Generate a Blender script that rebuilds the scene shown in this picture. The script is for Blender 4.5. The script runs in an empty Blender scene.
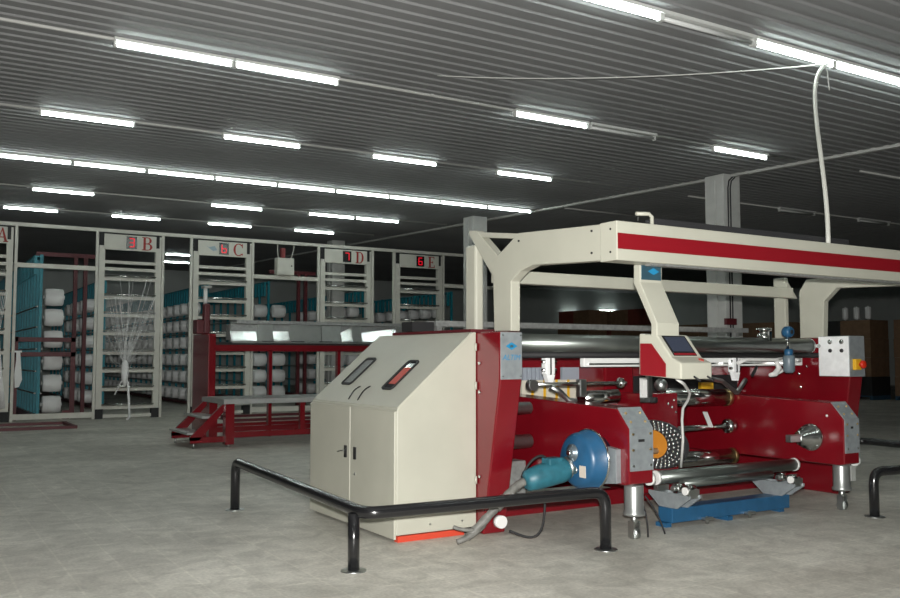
import bpy, math, random
from mathutils import Vector, Matrix
random.seed(7)
PI = math.pi
ORD = ['first', 'second', 'third', 'fourth', 'fifth', 'sixth', 'seventh', 'eighth', 'ninth', 'tenth', 'eleventh', 'twelfth', 'thirteenth', 'fourteenth', 'fifteenth', 'sixteenth', 'seventeenth', 'eighteenth', 'nineteenth', 'twentieth']
scene = bpy.context.scene
COL = scene.collection

# ------------------------------------------------------------------ camera
FPX, CXP, CYP, HZ, VXP, CAMH = 893.0, 450.0, 299.0, 357.0, 1900.0, 1.4
tilt = math.atan((HZ - CYP) / FPX)
head = math.atan((VXP - CXP) * math.cos(tilt) / FPX)
fh = Vector((math.cos(head), math.sin(head), 0))
RT = Vector((math.sin(head), -math.cos(head), 0))
FW = fh * math.cos(tilt) + Vector((0, 0, math.sin(tilt)))
UP = -fh * math.sin(tilt) + Vector((0, 0, math.cos(tilt)))
CAM = Vector((0, 0, CAMH))
cam = bpy.data.cameras.new('camera')
cam.sensor_fit = 'HORIZONTAL'; cam.sensor_width = 36; cam.lens = FPX / 900 * 36
cam.clip_start = 0.05; cam.clip_end = 200
camo = bpy.data.objects.new('camera', cam); COL.objects.link(camo)
camo.matrix_world = Matrix(((RT.x, UP.x, -FW.x, 0), (RT.y, UP.y, -FW.y, 0), (RT.z, UP.z, -FW.z, CAMH), (0, 0, 0, 1)))
scene.camera = camo

# ------------------------------------------------------------------ light
TUBE = 28.0          # emission of a lit fluorescent tube
FLASH = 2900.0        # the photographer's flash (W)
w = bpy.data.worlds.new('world'); scene.world = w; w.use_nodes = True
w.node_tree.nodes['Background'].inputs[0].default_value = (0.02, 0.022, 0.022, 1)
w.node_tree.nodes['Background'].inputs[1].default_value = 0.3
fl = bpy.data.lights.new('camera_flash', 'SPOT'); fl.energy = FLASH; fl.shadow_soft_size = 0.04
fl.spot_size = math.radians(100); fl.spot_blend = 0.6; fl.color = (1, 0.985, 0.95)
flo = bpy.data.objects.new('camera_flash', fl); COL.objects.link(flo)
flo.matrix_world = camo.matrix_world.copy(); flo.location = CAM + Vector((0.02, 0.0, 0.14))
scene.view_settings.view_transform = 'Standard'
try: scene.view_settings.look = 'None'
except Exception: pass
scene.view_settings.gamma = 1; scene.view_settings.use_curve_mapping = False
scene.view_settings.exposure = 0.0

# ------------------------------------------------------------------ pixel -> place (a ray cut with the plane a thing stands on)
def ray(x, y): return FW + RT * ((x - CXP) / FPX) + UP * ((CYP - y) / FPX)
def G(x, y, z=0.0): d = ray(x, y); return CAM + d * ((z - CAMH) / d.z)
def PX(x, y, X): d = ray(x, y); return CAM + d * (X / d.x)
def PY(x, y, Y): d = ray(x, y); return CAM + d * (Y / d.y)
SLOPE = 0.029
def ceil_z(Y): return 4.5 + SLOPE * (Y - 9)

# ------------------------------------------------------------------ materials
MATS = {}
def mat(name, col, rough=0.5, metal=0.0, var=0.0, vscale=6.0, bump=0.0, bscale=40.0, emit=None, estr=0.0, coat=0.0, spec=None):
    if name in MATS: return MATS[name]
    m = bpy.data.materials.new(name); m.use_nodes = True
    nt = m.node_tree; b = nt.nodes['Principled BSDF']
    b.inputs['Base Color'].default_value = (*col, 1)
    b.inputs['Roughness'].default_value = rough; b.inputs['Metallic'].default_value = metal
    if coat: b.inputs['Coat Weight'].default_value = coat; b.inputs['Coat Roughness'].default_value = 0.12
    if spec is not None: b.inputs['Specular IOR Level'].default_value = spec
    if emit: b.inputs['Emission Color'].default_value = (*emit, 1); b.inputs['Emission Strength'].default_value = estr
    if var or bump:
        tc = nt.nodes.new('ShaderNodeTexCoord')
    if var:
        n = nt.nodes.new('ShaderNodeTexNoise'); n.inputs['Scale'].default_value = vscale; n.inputs['Detail'].default_value = 6
        r = nt.nodes.new('ShaderNodeMapRange'); r.inputs[1].default_value = 0.3; r.inputs[2].default_value = 0.7
        r.inputs[3].default_value = 1 - var; r.inputs[4].default_value = 1 + var
        mx = nt.nodes.new('ShaderNodeVectorMath'); mx.operation = 'SCALE'; mx.inputs[0].default_value = col
        nt.links.new(tc.outputs['Object'], n.inputs['Vector']); nt.links.new(n.outputs[0], r.inputs[0])
        nt.links.new(r.outputs[0], mx.inputs['Scale']); nt.links.new(mx.outputs[0], b.inputs['Base Color'])
    if bump:
        n2 = nt.nodes.new('ShaderNodeTexNoise'); n2.inputs['Scale'].default_value = bscale; n2.inputs['Detail'].default_value = 4
        bp = nt.nodes.new('ShaderNodeBump'); bp.inputs['Strength'].default_value = bump; bp.inputs['Distance'].default_value = 0.02
        nt.links.new(tc.outputs['Object'], n2.inputs['Vector']); nt.links.new(n2.outputs[0], bp.inputs['Height'])
        nt.links.new(bp.outputs[0], b.inputs['Normal'])
    MATS[name] = m; return m

CREAM = mat('cream_paint', (0.44, 0.435, 0.365), 0.42, var=0.04, vscale=3)
RED = mat('red_enamel', (0.165, 0.004, 0.009), 0.24, var=0.08, vscale=3, coat=0.5)
STRIPE = mat('red_stripe', (0.22, 0.006, 0.012), 0.4)
MAROON = mat('maroon_paint', (0.085, 0.008, 0.012), 0.5, var=0.1)
CHROME = mat('chromed_steel', (0.62, 0.64, 0.62), 0.16, 1.0, var=0.06, vscale=4)
DULL = mat('dull_roller_steel', (0.20, 0.22, 0.205), 0.30, 0.85, var=0.08, vscale=3)
DARKM = mat('dark_gunmetal', (0.06, 0.06, 0.065), 0.4, 0.5)
SATIN = mat('satin_steel', (0.40, 0.42, 0.41), 0.33, 0.75, var=0.08, vscale=5)
PLATE = mat('grey_plate', (0.30, 0.33, 0.345), 0.42, 0.35, var=0.12, vscale=18)
STEEL = mat('brushed_steel', (0.50, 0.52, 0.51), 0.36, 1.0, var=0.12, vscale=8)
GALV = mat('galvanised_steel', (0.36, 0.37, 0.36), 0.45, 0.6, var=0.2, vscale=25)
BRASS = mat('brass', (0.62, 0.45, 0.22), 0.3, 1.0)
BLACKP = mat('black_enamel', (0.010, 0.010, 0.011), 0.22, coat=0.4)
BLACKR = mat('black_rubber', (0.012, 0.012, 0.013), 0.7)
BLUE = mat('blue_enamel', (0.016, 0.085, 0.18), 0.36, var=0.15, vscale=10)
TEALM = mat('teal_motor_paint', (0.02, 0.12, 0.16), 0.45, var=0.25, vscale=14)
TEAL = mat('teal_plastic', (0.004, 0.21, 0.27), 0.45, var=0.1)
WHITEP = mat('white_plastic', (0.72, 0.72, 0.70), 0.4)
YARN = mat('white_yarn', (0.82, 0.82, 0.81), 0.8, bump=0.15, bscale=120)
ORANGE = mat('orange_plastic', (0.62, 0.24, 0.03), 0.45)
YELLOW = mat('yellow_plastic', (0.75, 0.42, 0.02), 0.4)
REDB = mat('red_button', (0.6, 0.03, 0.01), 0.3)
GLASSD = mat('dark_glass', (0.015, 0.016, 0.02), 0.06, coat=0.6)
SCREEN = mat('screen_glass', (0.018, 0.022, 0.035), 0.1, coat=0.5, emit=(0.09, 0.11, 0.17), estr=0.25)
REDGLOW = mat('red_reflection', (0.55, 0.07, 0.045), 0.35)  # colour of the painted reflection in the cabinet window
GREYPANE = mat('mesh_pane', (0.16, 0.165, 0.16), 0.35, var=0.35, vscale=60)
LED = mat('red_led', (0.5, 0.0, 0.01), 0.4, emit=(1, 0.01, 0.03), estr=0.5)
LETTER = mat('red_lettering', (0.36, 0.02, 0.015), 0.5)
LOGO = mat('blue_lettering', (0.02, 0.22, 0.42), 0.4)
PLATEB = mat('blue_name_plate', (0.06, 0.14, 0.19), 0.3, 0.5, var=0.1)
ALU = mat('bright_aluminium', (0.93, 0.94, 0.94), 0.3, 0.1, var=0.08, vscale=14)
HOSE = mat('grey_hose', (0.15, 0.148, 0.135), 0.55, var=0.3, vscale=20)
GREYP = mat('grey_paint', (0.35, 0.36, 0.34), 0.5, var=0.06)
CREELP = mat('creel_cream_paint', (0.56, 0.55, 0.49), 0.5, var=0.05)
COLP = mat('column_paint', (0.46, 0.46, 0.44), 0.55, var=0.06)
TUBEM = mat('lit_tube', (0.9, 0.95, 0.93), 0.4, emit=(0.88, 1.0, 0.96), estr=TUBE)
TUBEOFF = mat('unlit_tube', (0.55, 0.56, 0.55), 0.3)
FIXT = mat('fixture_white', (0.55, 0.56, 0.54), 0.45)
CONDUIT = mat('conduit_grey', (0.45, 0.45, 0.43), 0.5)
KRAFT = mat('kraft_carton', (0.17, 0.10, 0.055), 0.75, var=0.15)
KRAFTR = mat('red_carton', (0.15, 0.03, 0.02), 0.7, var=0.15)
WOOD = mat('pallet_wood', (0.22, 0.16, 0.09), 0.8, var=0.2)
BLUEPAL = mat('blue_pallet', (0.02, 0.06, 0.10), 0.6)
PLATG = mat('checker_plate', (0.40, 0.41, 0.40), 0.4, 0.4, var=0.08)

# floor: cast concrete, stains, faint tile joints
fm = bpy.data.materials.new('concrete_floor'); fm.use_nodes = True
nt = fm.node_tree; b = nt.nodes['Principled BSDF']
tc = nt.nodes.new('ShaderNodeTexCoord')
def noise(scale, detail, dist=0.0):
    n = nt.nodes.new('ShaderNodeTexNoise'); n.inputs['Scale'].default_value = scale
    n.inputs['Detail'].default_value = detail; n.inputs['Distortion'].default_value = dist
    nt.links.new(tc.outputs['Object'], n.inputs['Vector']); return n
n1 = noise(0.55, 10, 1.0); n2 = noise(4.6, 12, 1.2); n3 = noise(45, 4)
r1 = nt.nodes.new('ShaderNodeValToRGB'); r1.color_ramp.elements[0].position = 0.38; r1.color_ramp.elements[1].position = 0.62
r1.color_ramp.elements[0].color = (0.47, 0.455, 0.41, 1); r1.color_ramp.elements[1].color = (0.64, 0.622, 0.565, 1)
r2 = nt.nodes.new('ShaderNodeValToRGB'); r2.color_ramp.elements[0].position = 0.32; r2.color_ramp.elements[1].position = 0.66
r2.color_ramp.elements[0].color = (0.80, 0.79, 0.77, 1); r2.color_ramp.elements[1].color = (1.10, 1.09, 1.07, 1)
r3 = nt.nodes.new('ShaderNodeValToRGB'); r3.color_ramp.elements[0].position = 0.3; r3.color_ramp.elements[1].position = 0.7
r3.color_ramp.elements[0].color = (0.84, 0.84, 0.84, 1); r3.color_ramp.elements[1].color = (1.1, 1.1, 1.1, 1)
br = nt.nodes.new('ShaderNodeTexBrick'); br.offset = 0.0
br.inputs['Color1'].default_value = (1, 1, 1, 1); br.inputs['Color2'].default_value = (0.97, 0.97, 0.97, 1); br.inputs['Mortar'].default_value = (1.10, 1.10, 1.09, 1)
br.inputs['Scale'].default_value = 1.0; br.inputs['Mortar Size'].default_value = 0.012; br.inputs['Brick Width'].default_value = 0.33; br.inputs['Row Height'].default_value = 0.33
br.inputs['Mortar Smooth'].default_value = 0.8
nt.links.new(tc.outputs['Object'], br.inputs['Vector'])
def mul(a, bb):
    m_ = nt.nodes.new('ShaderNodeMix'); m_.data_type = 'RGBA'; m_.blend_type = 'MULTIPLY'; m_.inputs[0].default_value = 1
    nt.links.new(a, m_.inputs[6]); nt.links.new(bb, m_.inputs[7]); return m_.outputs[2]
nt.links.new(n1.outputs[0], r1.inputs[0]); nt.links.new(n2.outputs[0], r2.inputs[0]); nt.links.new(n3.outputs[0], r3.inputs[0])
c = mul(mul(mul(r1.outputs[0], r2.outputs[0]), r3.outputs[0]), br.outputs[0])
nt.links.new(c, b.inputs['Base Color']); b.inputs['Roughness'].default_value = 0.55
bp = nt.nodes.new('ShaderNodeBump'); bp.inputs['Strength'].default_value = 0.15; bp.inputs['Distance'].default_value = 0.02
nt.links.new(n2.outputs[0], bp.inputs['Height']); nt.links.new(bp.outputs[0], b.inputs['Normal'])
FLOORM = fm
CEILM = mat('ceiling_sheet', (0.215, 0.218, 0.22), 0.75, 0.0, var=0.10, vscale=0.6)
WALLM = mat('wall_plaster', (0.50, 0.53, 0.51), 0.8, var=0.08, vscale=0.7)

# ------------------------------------------------------------------ mesh builder
class MB:
    def __init__(s): s.v = []; s.f = []; s.sm = []
    def add(s, vs, fs, smooth=False):
        o = len(s.v); s.v += [tuple(v) for v in vs]
        for f in fs: s.f.append([i + o for i in f]); s.sm.append(smooth)
        return s
    def box(s, x0, x1, y0, y1, z0, z1):
        vs = [(x, y, z) for z in (z0, z1) for y in (y0, y1) for x in (x0, x1)]
        return s.add(vs, [(0, 2, 3, 1), (4, 5, 7, 6), (0, 1, 5, 4), (2, 6, 7, 3), (0, 4, 6, 2), (1, 3, 7, 5)])
    def prism(s, poly, axis, a0, a1):
        # poly: 2D points; axis x: (y,z); y: (x,z); z: (x,y)
        def P(p, a):
            return (a, p[0], p[1]) if axis == 'x' else (p[0], a, p[1]) if axis == 'y' else (p[0], p[1], a)
        n = len(poly); ar = sum(poly[i][0] * poly[(i + 1) % n][1] - poly[(i + 1) % n][0] * poly[i][1] for i in range(n))
        pl = list(poly) if ar > 0 else list(poly)[::-1]
        vs = [P(p, a0) for p in pl] + [P(p, a1) for p in pl]
        fs = [list(range(n))[::-1], list(range(n, 2 * n))] + [(i, (i + 1) % n, n + (i + 1) % n, n + i) for i in range(n)]
        if axis == 'y': fs = [list(f)[::-1] for f in fs]
        if a1 < a0: fs = [list(f)[::-1] for f in fs]
        return s.add(vs, fs)
    def bar(s, p0, p1, w, h, up=(0, 0, 1)):
        p0 = Vector(p0); p1 = Vector(p1); d = (p1 - p0).normalized(); u = Vector(up)
        if abs(d.dot(u)) > 0.97: u = Vector((0, 1, 0))
        sx = d.cross(u).normalized(); uu = sx.cross(d)
        vs = [p + sx * (a * w / 2) + uu * (bb * h / 2) for p in (p0, p1) for a, bb in ((-1, -1), (1, -1), (1, 1), (-1, 1))]
        return s.add(vs, [(0, 3, 2, 1), (4, 5, 6, 7), (0, 1, 5, 4), (1, 2, 6, 5), (2, 3, 7, 6), (3, 0, 4, 7)][::1])
    def lathe(s, p0, d, prof, n=20, smooth=True):
        # prof: list of (distance along axis, radius)
        p0 = Vector(p0); d = Vector(d).normalized(); u = Vector((0, 0, 1)) if abs(d.z) < 0.9 else Vector((1, 0, 0))
        a = d.cross(u).normalized(); bb = d.cross(a)
        vs = []; fs = []
        for (t, r) in prof:
            for i in range(n):
                th = 2 * PI * i / n; vs.append(p0 + d * t + (a * math.cos(th) + bb * math.sin(th)) * max(r, 1e-4))
        m_ = len(prof)
        for k in range(m_ - 1):
            for i in range(n):
                j = (i + 1) % n; fs.append((k * n + i, (k + 1) * n + i, (k + 1) * n + j, k * n + j))
        s.add(vs, fs, smooth)
        o = len(s.v) - len(vs)
        s.f.append([o + i for i in range(n)]); s.sm.append(False)
        s.f.append([o + (m_ - 1) * n + i for i in range(n)][::-1]); s.sm.append(False)
        return s
    def cyl(s, p0, p1, r, n=16, r2=None):
        d = Vector(p1) - Vector(p0)
        return s.lathe(p0, d, [(0, r), (d.length, r if r2 is None else r2)], n)
    def tube(s, pts, r, n=10, closed_ends=True):
        pts = [Vector(p) for p in pts]; m_ = len(pts); vs = []; fs = []; prev = None
        for k, p in enumerate(pts):
            d = (pts[min(k + 1, m_ - 1)] - pts[max(k - 1, 0)]).normalized()
            if prev is None:
                u = Vector((0, 0, 1)) if abs(d.z) < 0.9 else Vector((1, 0, 0)); a = d.cross(u).normalized()
            else:
                a = (prev - d * prev.dot(d)).normalized()
            prev = a; bb = d.cross(a); rr = r[k] if isinstance(r, (list, tuple)) else r
            for i in range(n):
                th = 2 * PI * i / n; vs.append(p + (a * math.cos(th) + bb * math.sin(th)) * rr)
        for k in range(m_ - 1):
            for i in range(n):
                j = (i + 1) % n; fs.append((k * n + i, k * n + j, (k + 1) * n + j, (k + 1) * n + i))
        s.add(vs, fs, True); o = len(s.v) - len(vs)
        if closed_ends:
            s.f.append([o + i for i in range(n)][::-1]); s.sm.append(False)
            s.f.append([o + (m_ - 1) * n + i for i in range(n)]); s.sm.append(False)
        return s
    def ball(s, c, r, n=8, m_=5):
        c = Vector(c); prof = [(-r * math.cos(PI * k / m_), r * math.sin(PI * k / m_)) for k in range(m_ + 1)]
        return s.lathe(c, (0, 0, 1), prof, n)
    def build(s, name, m, parent=None, origin=None, bevel=0.0, seg=2):
        org = Vector(origin) if origin is not None else Vector((0, 0, 0))
        if parent is not None:
            r = parent
            while r.parent is not None: r = r.parent
            org = r.location.copy()
        me = bpy.data.meshes.new(name)
        me.from_pydata([(v[0] - org.x, v[1] - org.y, v[2] - org.z) for v in s.v], [], s.f)
        me.polygons.foreach_set('use_smooth', s.sm); me.update()
        me.materials.append(m)
        o = bpy.data.objects.new(name, me); COL.objects.link(o)
        if parent is not None: o.parent = parent
        else: o.location = org
        if bevel:
            bv = o.modifiers.new('bevel', 'BEVEL'); bv.width = bevel; bv.segments = seg; bv.limit_method = 'ANGLE'; bv.angle_limit = math.radians(40)
        return o

def tag(o, label, cat, group=None):
    o['label'] = label; o['category'] = cat
    if group: o['group'] = group
    return o
def thing(name, label, cat, loc=(0, 0, 0), group=None):
    o = bpy.data.objects.new(name, None); o.empty_display_size = 0.1; COL.objects.link(o); o.location = loc
    return tag(o, label, cat, group)
def struct(o): o['kind'] = 'structure'; return o
def copy_tree(o, parent=None):
    c_ = o.copy(); COL.objects.link(c_); c_.parent = parent
    for ch in list(o.children): copy_tree(ch, c_)
    return c_
def poly_px(pts, X=None, Y=None):
    if X is not None: return [(p.y, p.z) for p in (PX(a, b_, X) for a, b_ in pts)]
    return [(p.x, p.z) for p in (PY(a, b_, Y) for a, b_ in pts)]
def arc(c, r, a0, a1, n, plane='xz', rr=None):
    out = []
    for i in range(n + 1):
        t = a0 + (a1 - a0) * i / n; out.append((c[0] + r * math.cos(t), c[1] + (rr or r) * math.sin(t)))
    return out
def bez(p0, p1, p2, p3, n=14):
    p0, p1, p2, p3 = map(Vector, (p0, p1, p2, p3)); o = []
    for i in range(n + 1):
        t = i / n; u = 1 - t; o.append(p0 * u**3 + p1 * (3 * u * u * t) + p2 * (3 * u * t * t) + p3 * t**3)
    return o
def text_mesh(txt, size, name, m, parent, loc, ux, uy, shear=0.0):
    cu = bpy.data.curves.new('lettering', 'FONT'); cu.body = txt; cu.size = size; cu.extrude = 0.0006; cu.align_x = 'CENTER'; cu.align_y = 'CENTER'; cu.shear = shear
    to = bpy.data.objects.new('lettering', cu); COL.objects.link(to)
    bpy.context.view_layer.update()
    me = bpy.data.meshes.new_from_object(to.evaluated_get(bpy.context.evaluated_depsgraph_get()))
    bpy.data.objects.remove(to); bpy.data.curves.remove(cu)
    r = parent
    while r.parent is not None: r = r.parent
    ux = Vector(ux); uy = Vector(uy); uz = ux.cross(uy)
    for v in me.vertices: v.co = Vector(loc) - r.location + ux * v.co.x + uy * v.co.y + uz * v.co.z
    me.materials.clear(); me.materials.append(m); me.name = name
    o = bpy.data.objects.new(name, me); COL.objects.link(o); o.parent = parent; return o

# ================================================================== the hall
X0, X1, Y0, Y1 = -7.0, 42.0, -7.0, 43.0
struct(MB().box(X0, X1, Y0, Y1, -0.2, 0).build('floor', FLOORM))
# corrugated ceiling: trapezoidal ribs along X
mb = MB(); pitch = 0.21; y = Y0; prof = []
while y < Y1:
    prof += [(y, 0.0), (y + 0.115, 0.0), (y + 0.135, 0.017), (y + 0.19, 0.017)]; y += pitch
vs = []; fs = []
for (yy, dz) in prof:
    z = ceil_z(yy) + 0.035 + dz; vs += [(X0, yy, z), (X1, yy, z)]
for i in range(len(prof) - 1): fs.append((2 * i, 2 * i + 2, 2 * i + 3, 2 * i + 1))
mb.add(vs, fs)
struct(mb.build('ceiling', CEILM))
ZT = 5.7
struct(MB().box(X0, X1, Y1, Y1 + 0.2, 0, ZT).build('wall_back', WALLM))
struct(MB().box(X1, X1 + 0.2, Y0, Y1, 0, ZT).build('wall_right', WALLM))
struct(MB().box(X0 - 0.2, X0, Y0, Y1, 0, ZT).build('wall_left', WALLM))
struct(MB().box(X0, X1, Y0 - 0.2, Y0, 0, ZT).build('wall_front', WALLM))

# columns
def column(cx, cy, wx, label, cable=False):
    zt = ceil_z(cy) + 0.03
    c_ = thing('support_column', label, 'column', (cx, cy, 0), 'square hall columns')
    h_ = wx / 2
    mb = MB().box(cx - h_, cx + h_, cy - h_, cy + h_, 0, zt)
    mb.build('shaft', COLP, c_, bevel=0.01)
    MB().box(cx - h_ - 0.02, cx - h_ + 0.005, cy - 0.03, cy + 0.03, 0, zt - 0.1).build('cover_strip', COLP, c_)
    if cable:
        for dx in (0.09, 0.15):
            MB().tube([(cx - h_ + dx, cy - h_ - 0.02, 0.2), (cx - h_ + dx, cy - h_ - 0.02, zt - 0.25), (cx - h_ + dx + 0.03, cy - h_ - 0.02, zt - 0.12), (cx - h_ + dx + 0.12, cy - h_ - 0.02, zt - 0.05)], 0.012, 6).build('cable', BLACKR, c_)
        MB().box(cx - h_ - 0.05, cx - h_ + 0.2, cy - h_ - 0.06, cy - h_, 1.95, 2.06).build('red_sign_box', MAROON, c_)
    return c_
column(12.28, 10.75, 0.42, 'pale square column with cables behind the machine gantry', True)
column(11.86, 18.05, 0.42, 'pale square column behind the left end of the gantry')
column(11.5, 25.4, 0.42, 'pale square column standing behind creel frame D')

# ------------------------------------------------------------------ ceiling lights
def make_light(lit):
    # local origin at mid of the tube run; tube along x, 1.2 m
    o = bpy.data.objects.new('fluorescent_light' if lit else 'unlit_fluorescent_light', None); COL.objects.link(o); o.empty_display_size = 0.1
    MB().box(-0.6, 0.6, -0.05, 0.05, 0.03, 0.062).build('housing', FIXT, o)
    for sx in (-1, 1): MB().box(sx * 0.586 - 0.012, sx * 0.586 + 0.012, -0.025, 0.025, -0.03, 0.04).build('lamp_holder', FIXT, o)
    MB().cyl((-0.574, 0, 0), (0.574, 0, 0), 0.021, 10).build('tube', TUBEM if lit else TUBEOFF, o)
    return o
protoL = make_light(True); protoU = make_light(False); used = {True: False, False: False}
def place_light(xs, Y, label, group, lit=True, z=None):
    p = protoL if lit else protoU
    o = copy_tree(p) if used[lit] else p
    used[lit] = True
    o.location = (xs + 0.6, Y, ceil_z(Y) - 0.03); tag(o, label, 'ceiling light', group); o.rotation_euler = (0, 0, 0)
ROWS = [
    (5.55, [4.40, 6.81, 8.02, 9.23, 11.65], 'in the row with the hanging conduit', 'tubes of the row above the machine'),
    (9.05, [1.70, 2.91, 6.54, 10.14], 'in the row with one unlit fixture behind the machine', 'tubes of the second ceiling row'),
    (12.55, [1.46, 3.88, 6.28, 8.68], 'in the evenly spaced row before the unbroken row', 'tubes of the evenly spaced row'),
    (16.1, [1.20, 2.42, 3.64, 4.85, 6.06, 7.27, 8.47, 9.68, 10.89], 'in the unbroken row of nine', 'tubes of the unbroken row'),
    (19.6, [2.18, 5.82, 8.15, 9.38], 'in the row just before the creel', 'tubes of the row before the creel'),
    (23.0, [1.96, 4.36, 6.75, 9.15], 'in the row over the creel racks', 'tubes of the row over the creel'),
    (33.3, [8.25], 'distant lit fluorescent tube seen between creel frames B and C, nearer one', None),
    (37.0, [8.95], 'distant lit fluorescent tube seen between creel frames B and C, farther one', None),
    (18.2, [21.3, 22.6, 23.9], 'added over the storage bay behind the gantry beam', 'added tubes over the storage bay'),  # added lamps, hidden by the beam, to brighten the dark storage bay
    (2.05, [-3.0, 0.6, 4.2, 7.8], 'in the added row over the open floor', 'tubes of the added row over the open floor'),  # unseen row around the camera, added to light the scene
]
for Y, xs, lab, grp in ROWS:
    for i, x in enumerate(sorted(xs, reverse=True)): place_light(x, Y, (ORD[i] + ' lit tube from the columns, ' + lab) if len(xs) > 1 else lab, grp)
for x, Y, lab in [(7.78, 9.05, 'unlit fluorescent fixture next to a lit tube in the second row'),
                  (16.1, 12.55, 'unlit fluorescent fixture right of the column, first on its conduit'),
                  (18.9, 12.55, 'unlit fluorescent fixture right of the column, second on its conduit'),
                  (5.6, 5.55, 'unlit fluorescent fixture between two lit tubes above the machine')]:
    place_light(x, Y, lab, None, False)
def conduit(p0, p1, label, r=0.014, hook=False):
    c_ = thing('ceiling_conduit', label, 'conduit', p0)
    MB().cyl(p0, p1, r, 8).build('pipe', CONDUIT, c_)
    n = max(1, int((Vector(p1) - Vector(p0)).length / 2.4))
    for i in range(n):
        q = Vector(p0).lerp(Vector(p1), (i + 0.5) / n)
        MB().box(q.x - 0.02, q.x + 0.02, q.y - 0.02, q.y + 0.02, q.z - 0.01, q.z + 0.05).build('clip', CONDUIT, c_)
    if hook: MB().cyl(p1, (p1[0], p1[1], p1[2] - 0.12), r, 8).build('end_drop', CONDUIT, c_)
    return c_
for Y, xa, xb, lab in [(5.55, -3, 12.9, 'grey conduit carrying the row above the machine'), (9.05, -4, 12.0, 'grey conduit carrying the second light row'),
                       (12.55, -3, 12.0, 'grey conduit carrying the evenly spaced tubes'), (16.1, -3, 12.2, 'grey conduit carrying the unbroken tube row'),
                       (19.6, -2, 12.0, 'grey conduit carrying the row before the creel'), (23.0, -2, 11.6, 'grey conduit carrying the row over the creel'),
                       (9.0, 13.65, 30, 'grey conduit starting right of the column with a bent end'), (12.6, 13.4, 30, 'grey conduit with two unlit fixtures right of the column'),
                       (15.4, 12.5, 14.7, 'short grey conduit left of the column')]:
    z = ceil_z(Y) + 0.02
    conduit((xa, Y, z), (xb, Y, z), lab, 0.018, hook=xa > 12)
mb = MB().bar((12.3, 4.0, ceil_z(4.0) + 0.02), (12.3, 40, ceil_z(40) + 0.02), 0.09, 0.05)
tag(mb.build('roof_gutter_strip', CONDUIT, origin=(12.3, 4, 0)), 'long pale metal strip along the ceiling over the columns', 'ceiling strip')

# hanging white conduit from the lamp row down to the gantry
pts = bez((7.92, 5.55, 4.36), (7.2, 5.35, 4.05), (6.72, 4.72, 3.1), (6.54, 4.62, 2.318), 24)
hc = thing('hanging_conduit', 'white flexible conduit hanging from the lamps to the gantry beam', 'cable', (6.54, 4.62, 2.318))
MB().tube(pts, 0.019, 10).build('hose', mat('pale_hose', (0.55, 0.55, 0.50), 0.5), hc)
MB().tube([(7.86, 5.55, 4.38), (7.85, 5.5, 4.25), (7.80, 5.45, 4.05)], 0.006, 6).build('tie_wire', CONDUIT, hc)
pts = bez((7.9, 5.45, 4.34), (6.7, 6.2, 4.20), (5.7, 7.2, 4.25), (4.9, 8.2, 4.46), 20)
tag(MB().tube(pts, 0.007, 6).build('slack_wire', CONDUIT, origin=(7.9, 5.5, 4.38)), 'thin slack wire sagging under the ceiling beside the hanging conduit', 'wire')

# ================================================================== control cabinet
cb = thing('control_cabinet', 'cream sloped control cabinet with two windows at the machine end', 'cabinet', (3.6, 6.85, 0))
CX0, CX1, CY0, CY1 = 3.24, 3.975, 6.04, 7.68
side = [(CX0 + 0.012, 0.05), (CX1, 0.05), (CX1, 1.60), (CX1 - 0.03, 1.60), (CX0 + 0.012, 1.0)]
MB().prism(side, 'y', CY0, CY1).build('body', CREAM, cb, bevel=0.006)
ym = PX(350.5, 450, CX0).y
for i, (a, bb) in enumerate(((CY0 + 0.008, ym - 0.005), (ym + 0.005, CY1 - 0.008))):
    d = MB().box(CX0 - 0.006, CX0 + 0.014, a, bb, 0.02, 0.985).build('door', CREAM, cb, bevel=0.004)
    s_ = -1 if i == 0 else 1
    yl = (bb - 0.10) if i == 0 else (a + 0.07)
    MB().box(CX0 - 0.018, CX0 - 0.005, yl - 0.018, yl + 0.018, 0.56, 0.66).build('lock', BLACKP, d)
    if i == 1: MB().cyl((CX0 - 0.02, yl, 0.62), (CX0 - 0.035, yl + 0.11, 0.60), 0.006, 8).build('key', CHROME, d)
    else: MB().cyl((CX0 - 0.015, yl, 0.44), (CX0 - 0.002, yl, 0.44), 0.012, 8).build('knob', CHROME, d)
# slanted upper panel with two windows
SA = Vector((CX0 + 0.012, 0, 1.0)); SB = Vector((CX1 - 0.03, 0, 1.60)); sd = (SB - SA).normalized(); sn = Vector((-sd.z, 0, sd.x)); SLN = (SB - SA).length
def sl(y, t, off=0.0): p = SA + sd * t + sn * off; return Vector((p.x, y, p.z))
def slab(mbb, y0, y1, t0, t1, o0, o1):
    vs = [sl(yy, tt, oo) for oo in (o0, o1) for tt in (t0, t1) for yy in (y0, y1)]
    return mbb.add(vs, [(0, 1, 3, 2), (4, 6, 7, 5), (0, 4, 5, 1), (2, 3, 7, 6), (0, 2, 6, 4), (1, 5, 7, 3)])
slab(MB(), CY0 + 0.008, CY1 - 0.008, 0.012, SLN - 0.004, -0.01, 0.006).build('slanted_panel', CREAM, cb, bevel=0.003)
def sl_t(x, y):  # pixel -> (y, t) on the slant plane
    d = ray(x, y); k = (SA - CAM).dot(sn) / d.dot(sn); p = CAM + d * k; return p.y, (p - SA).dot(sd)
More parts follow.
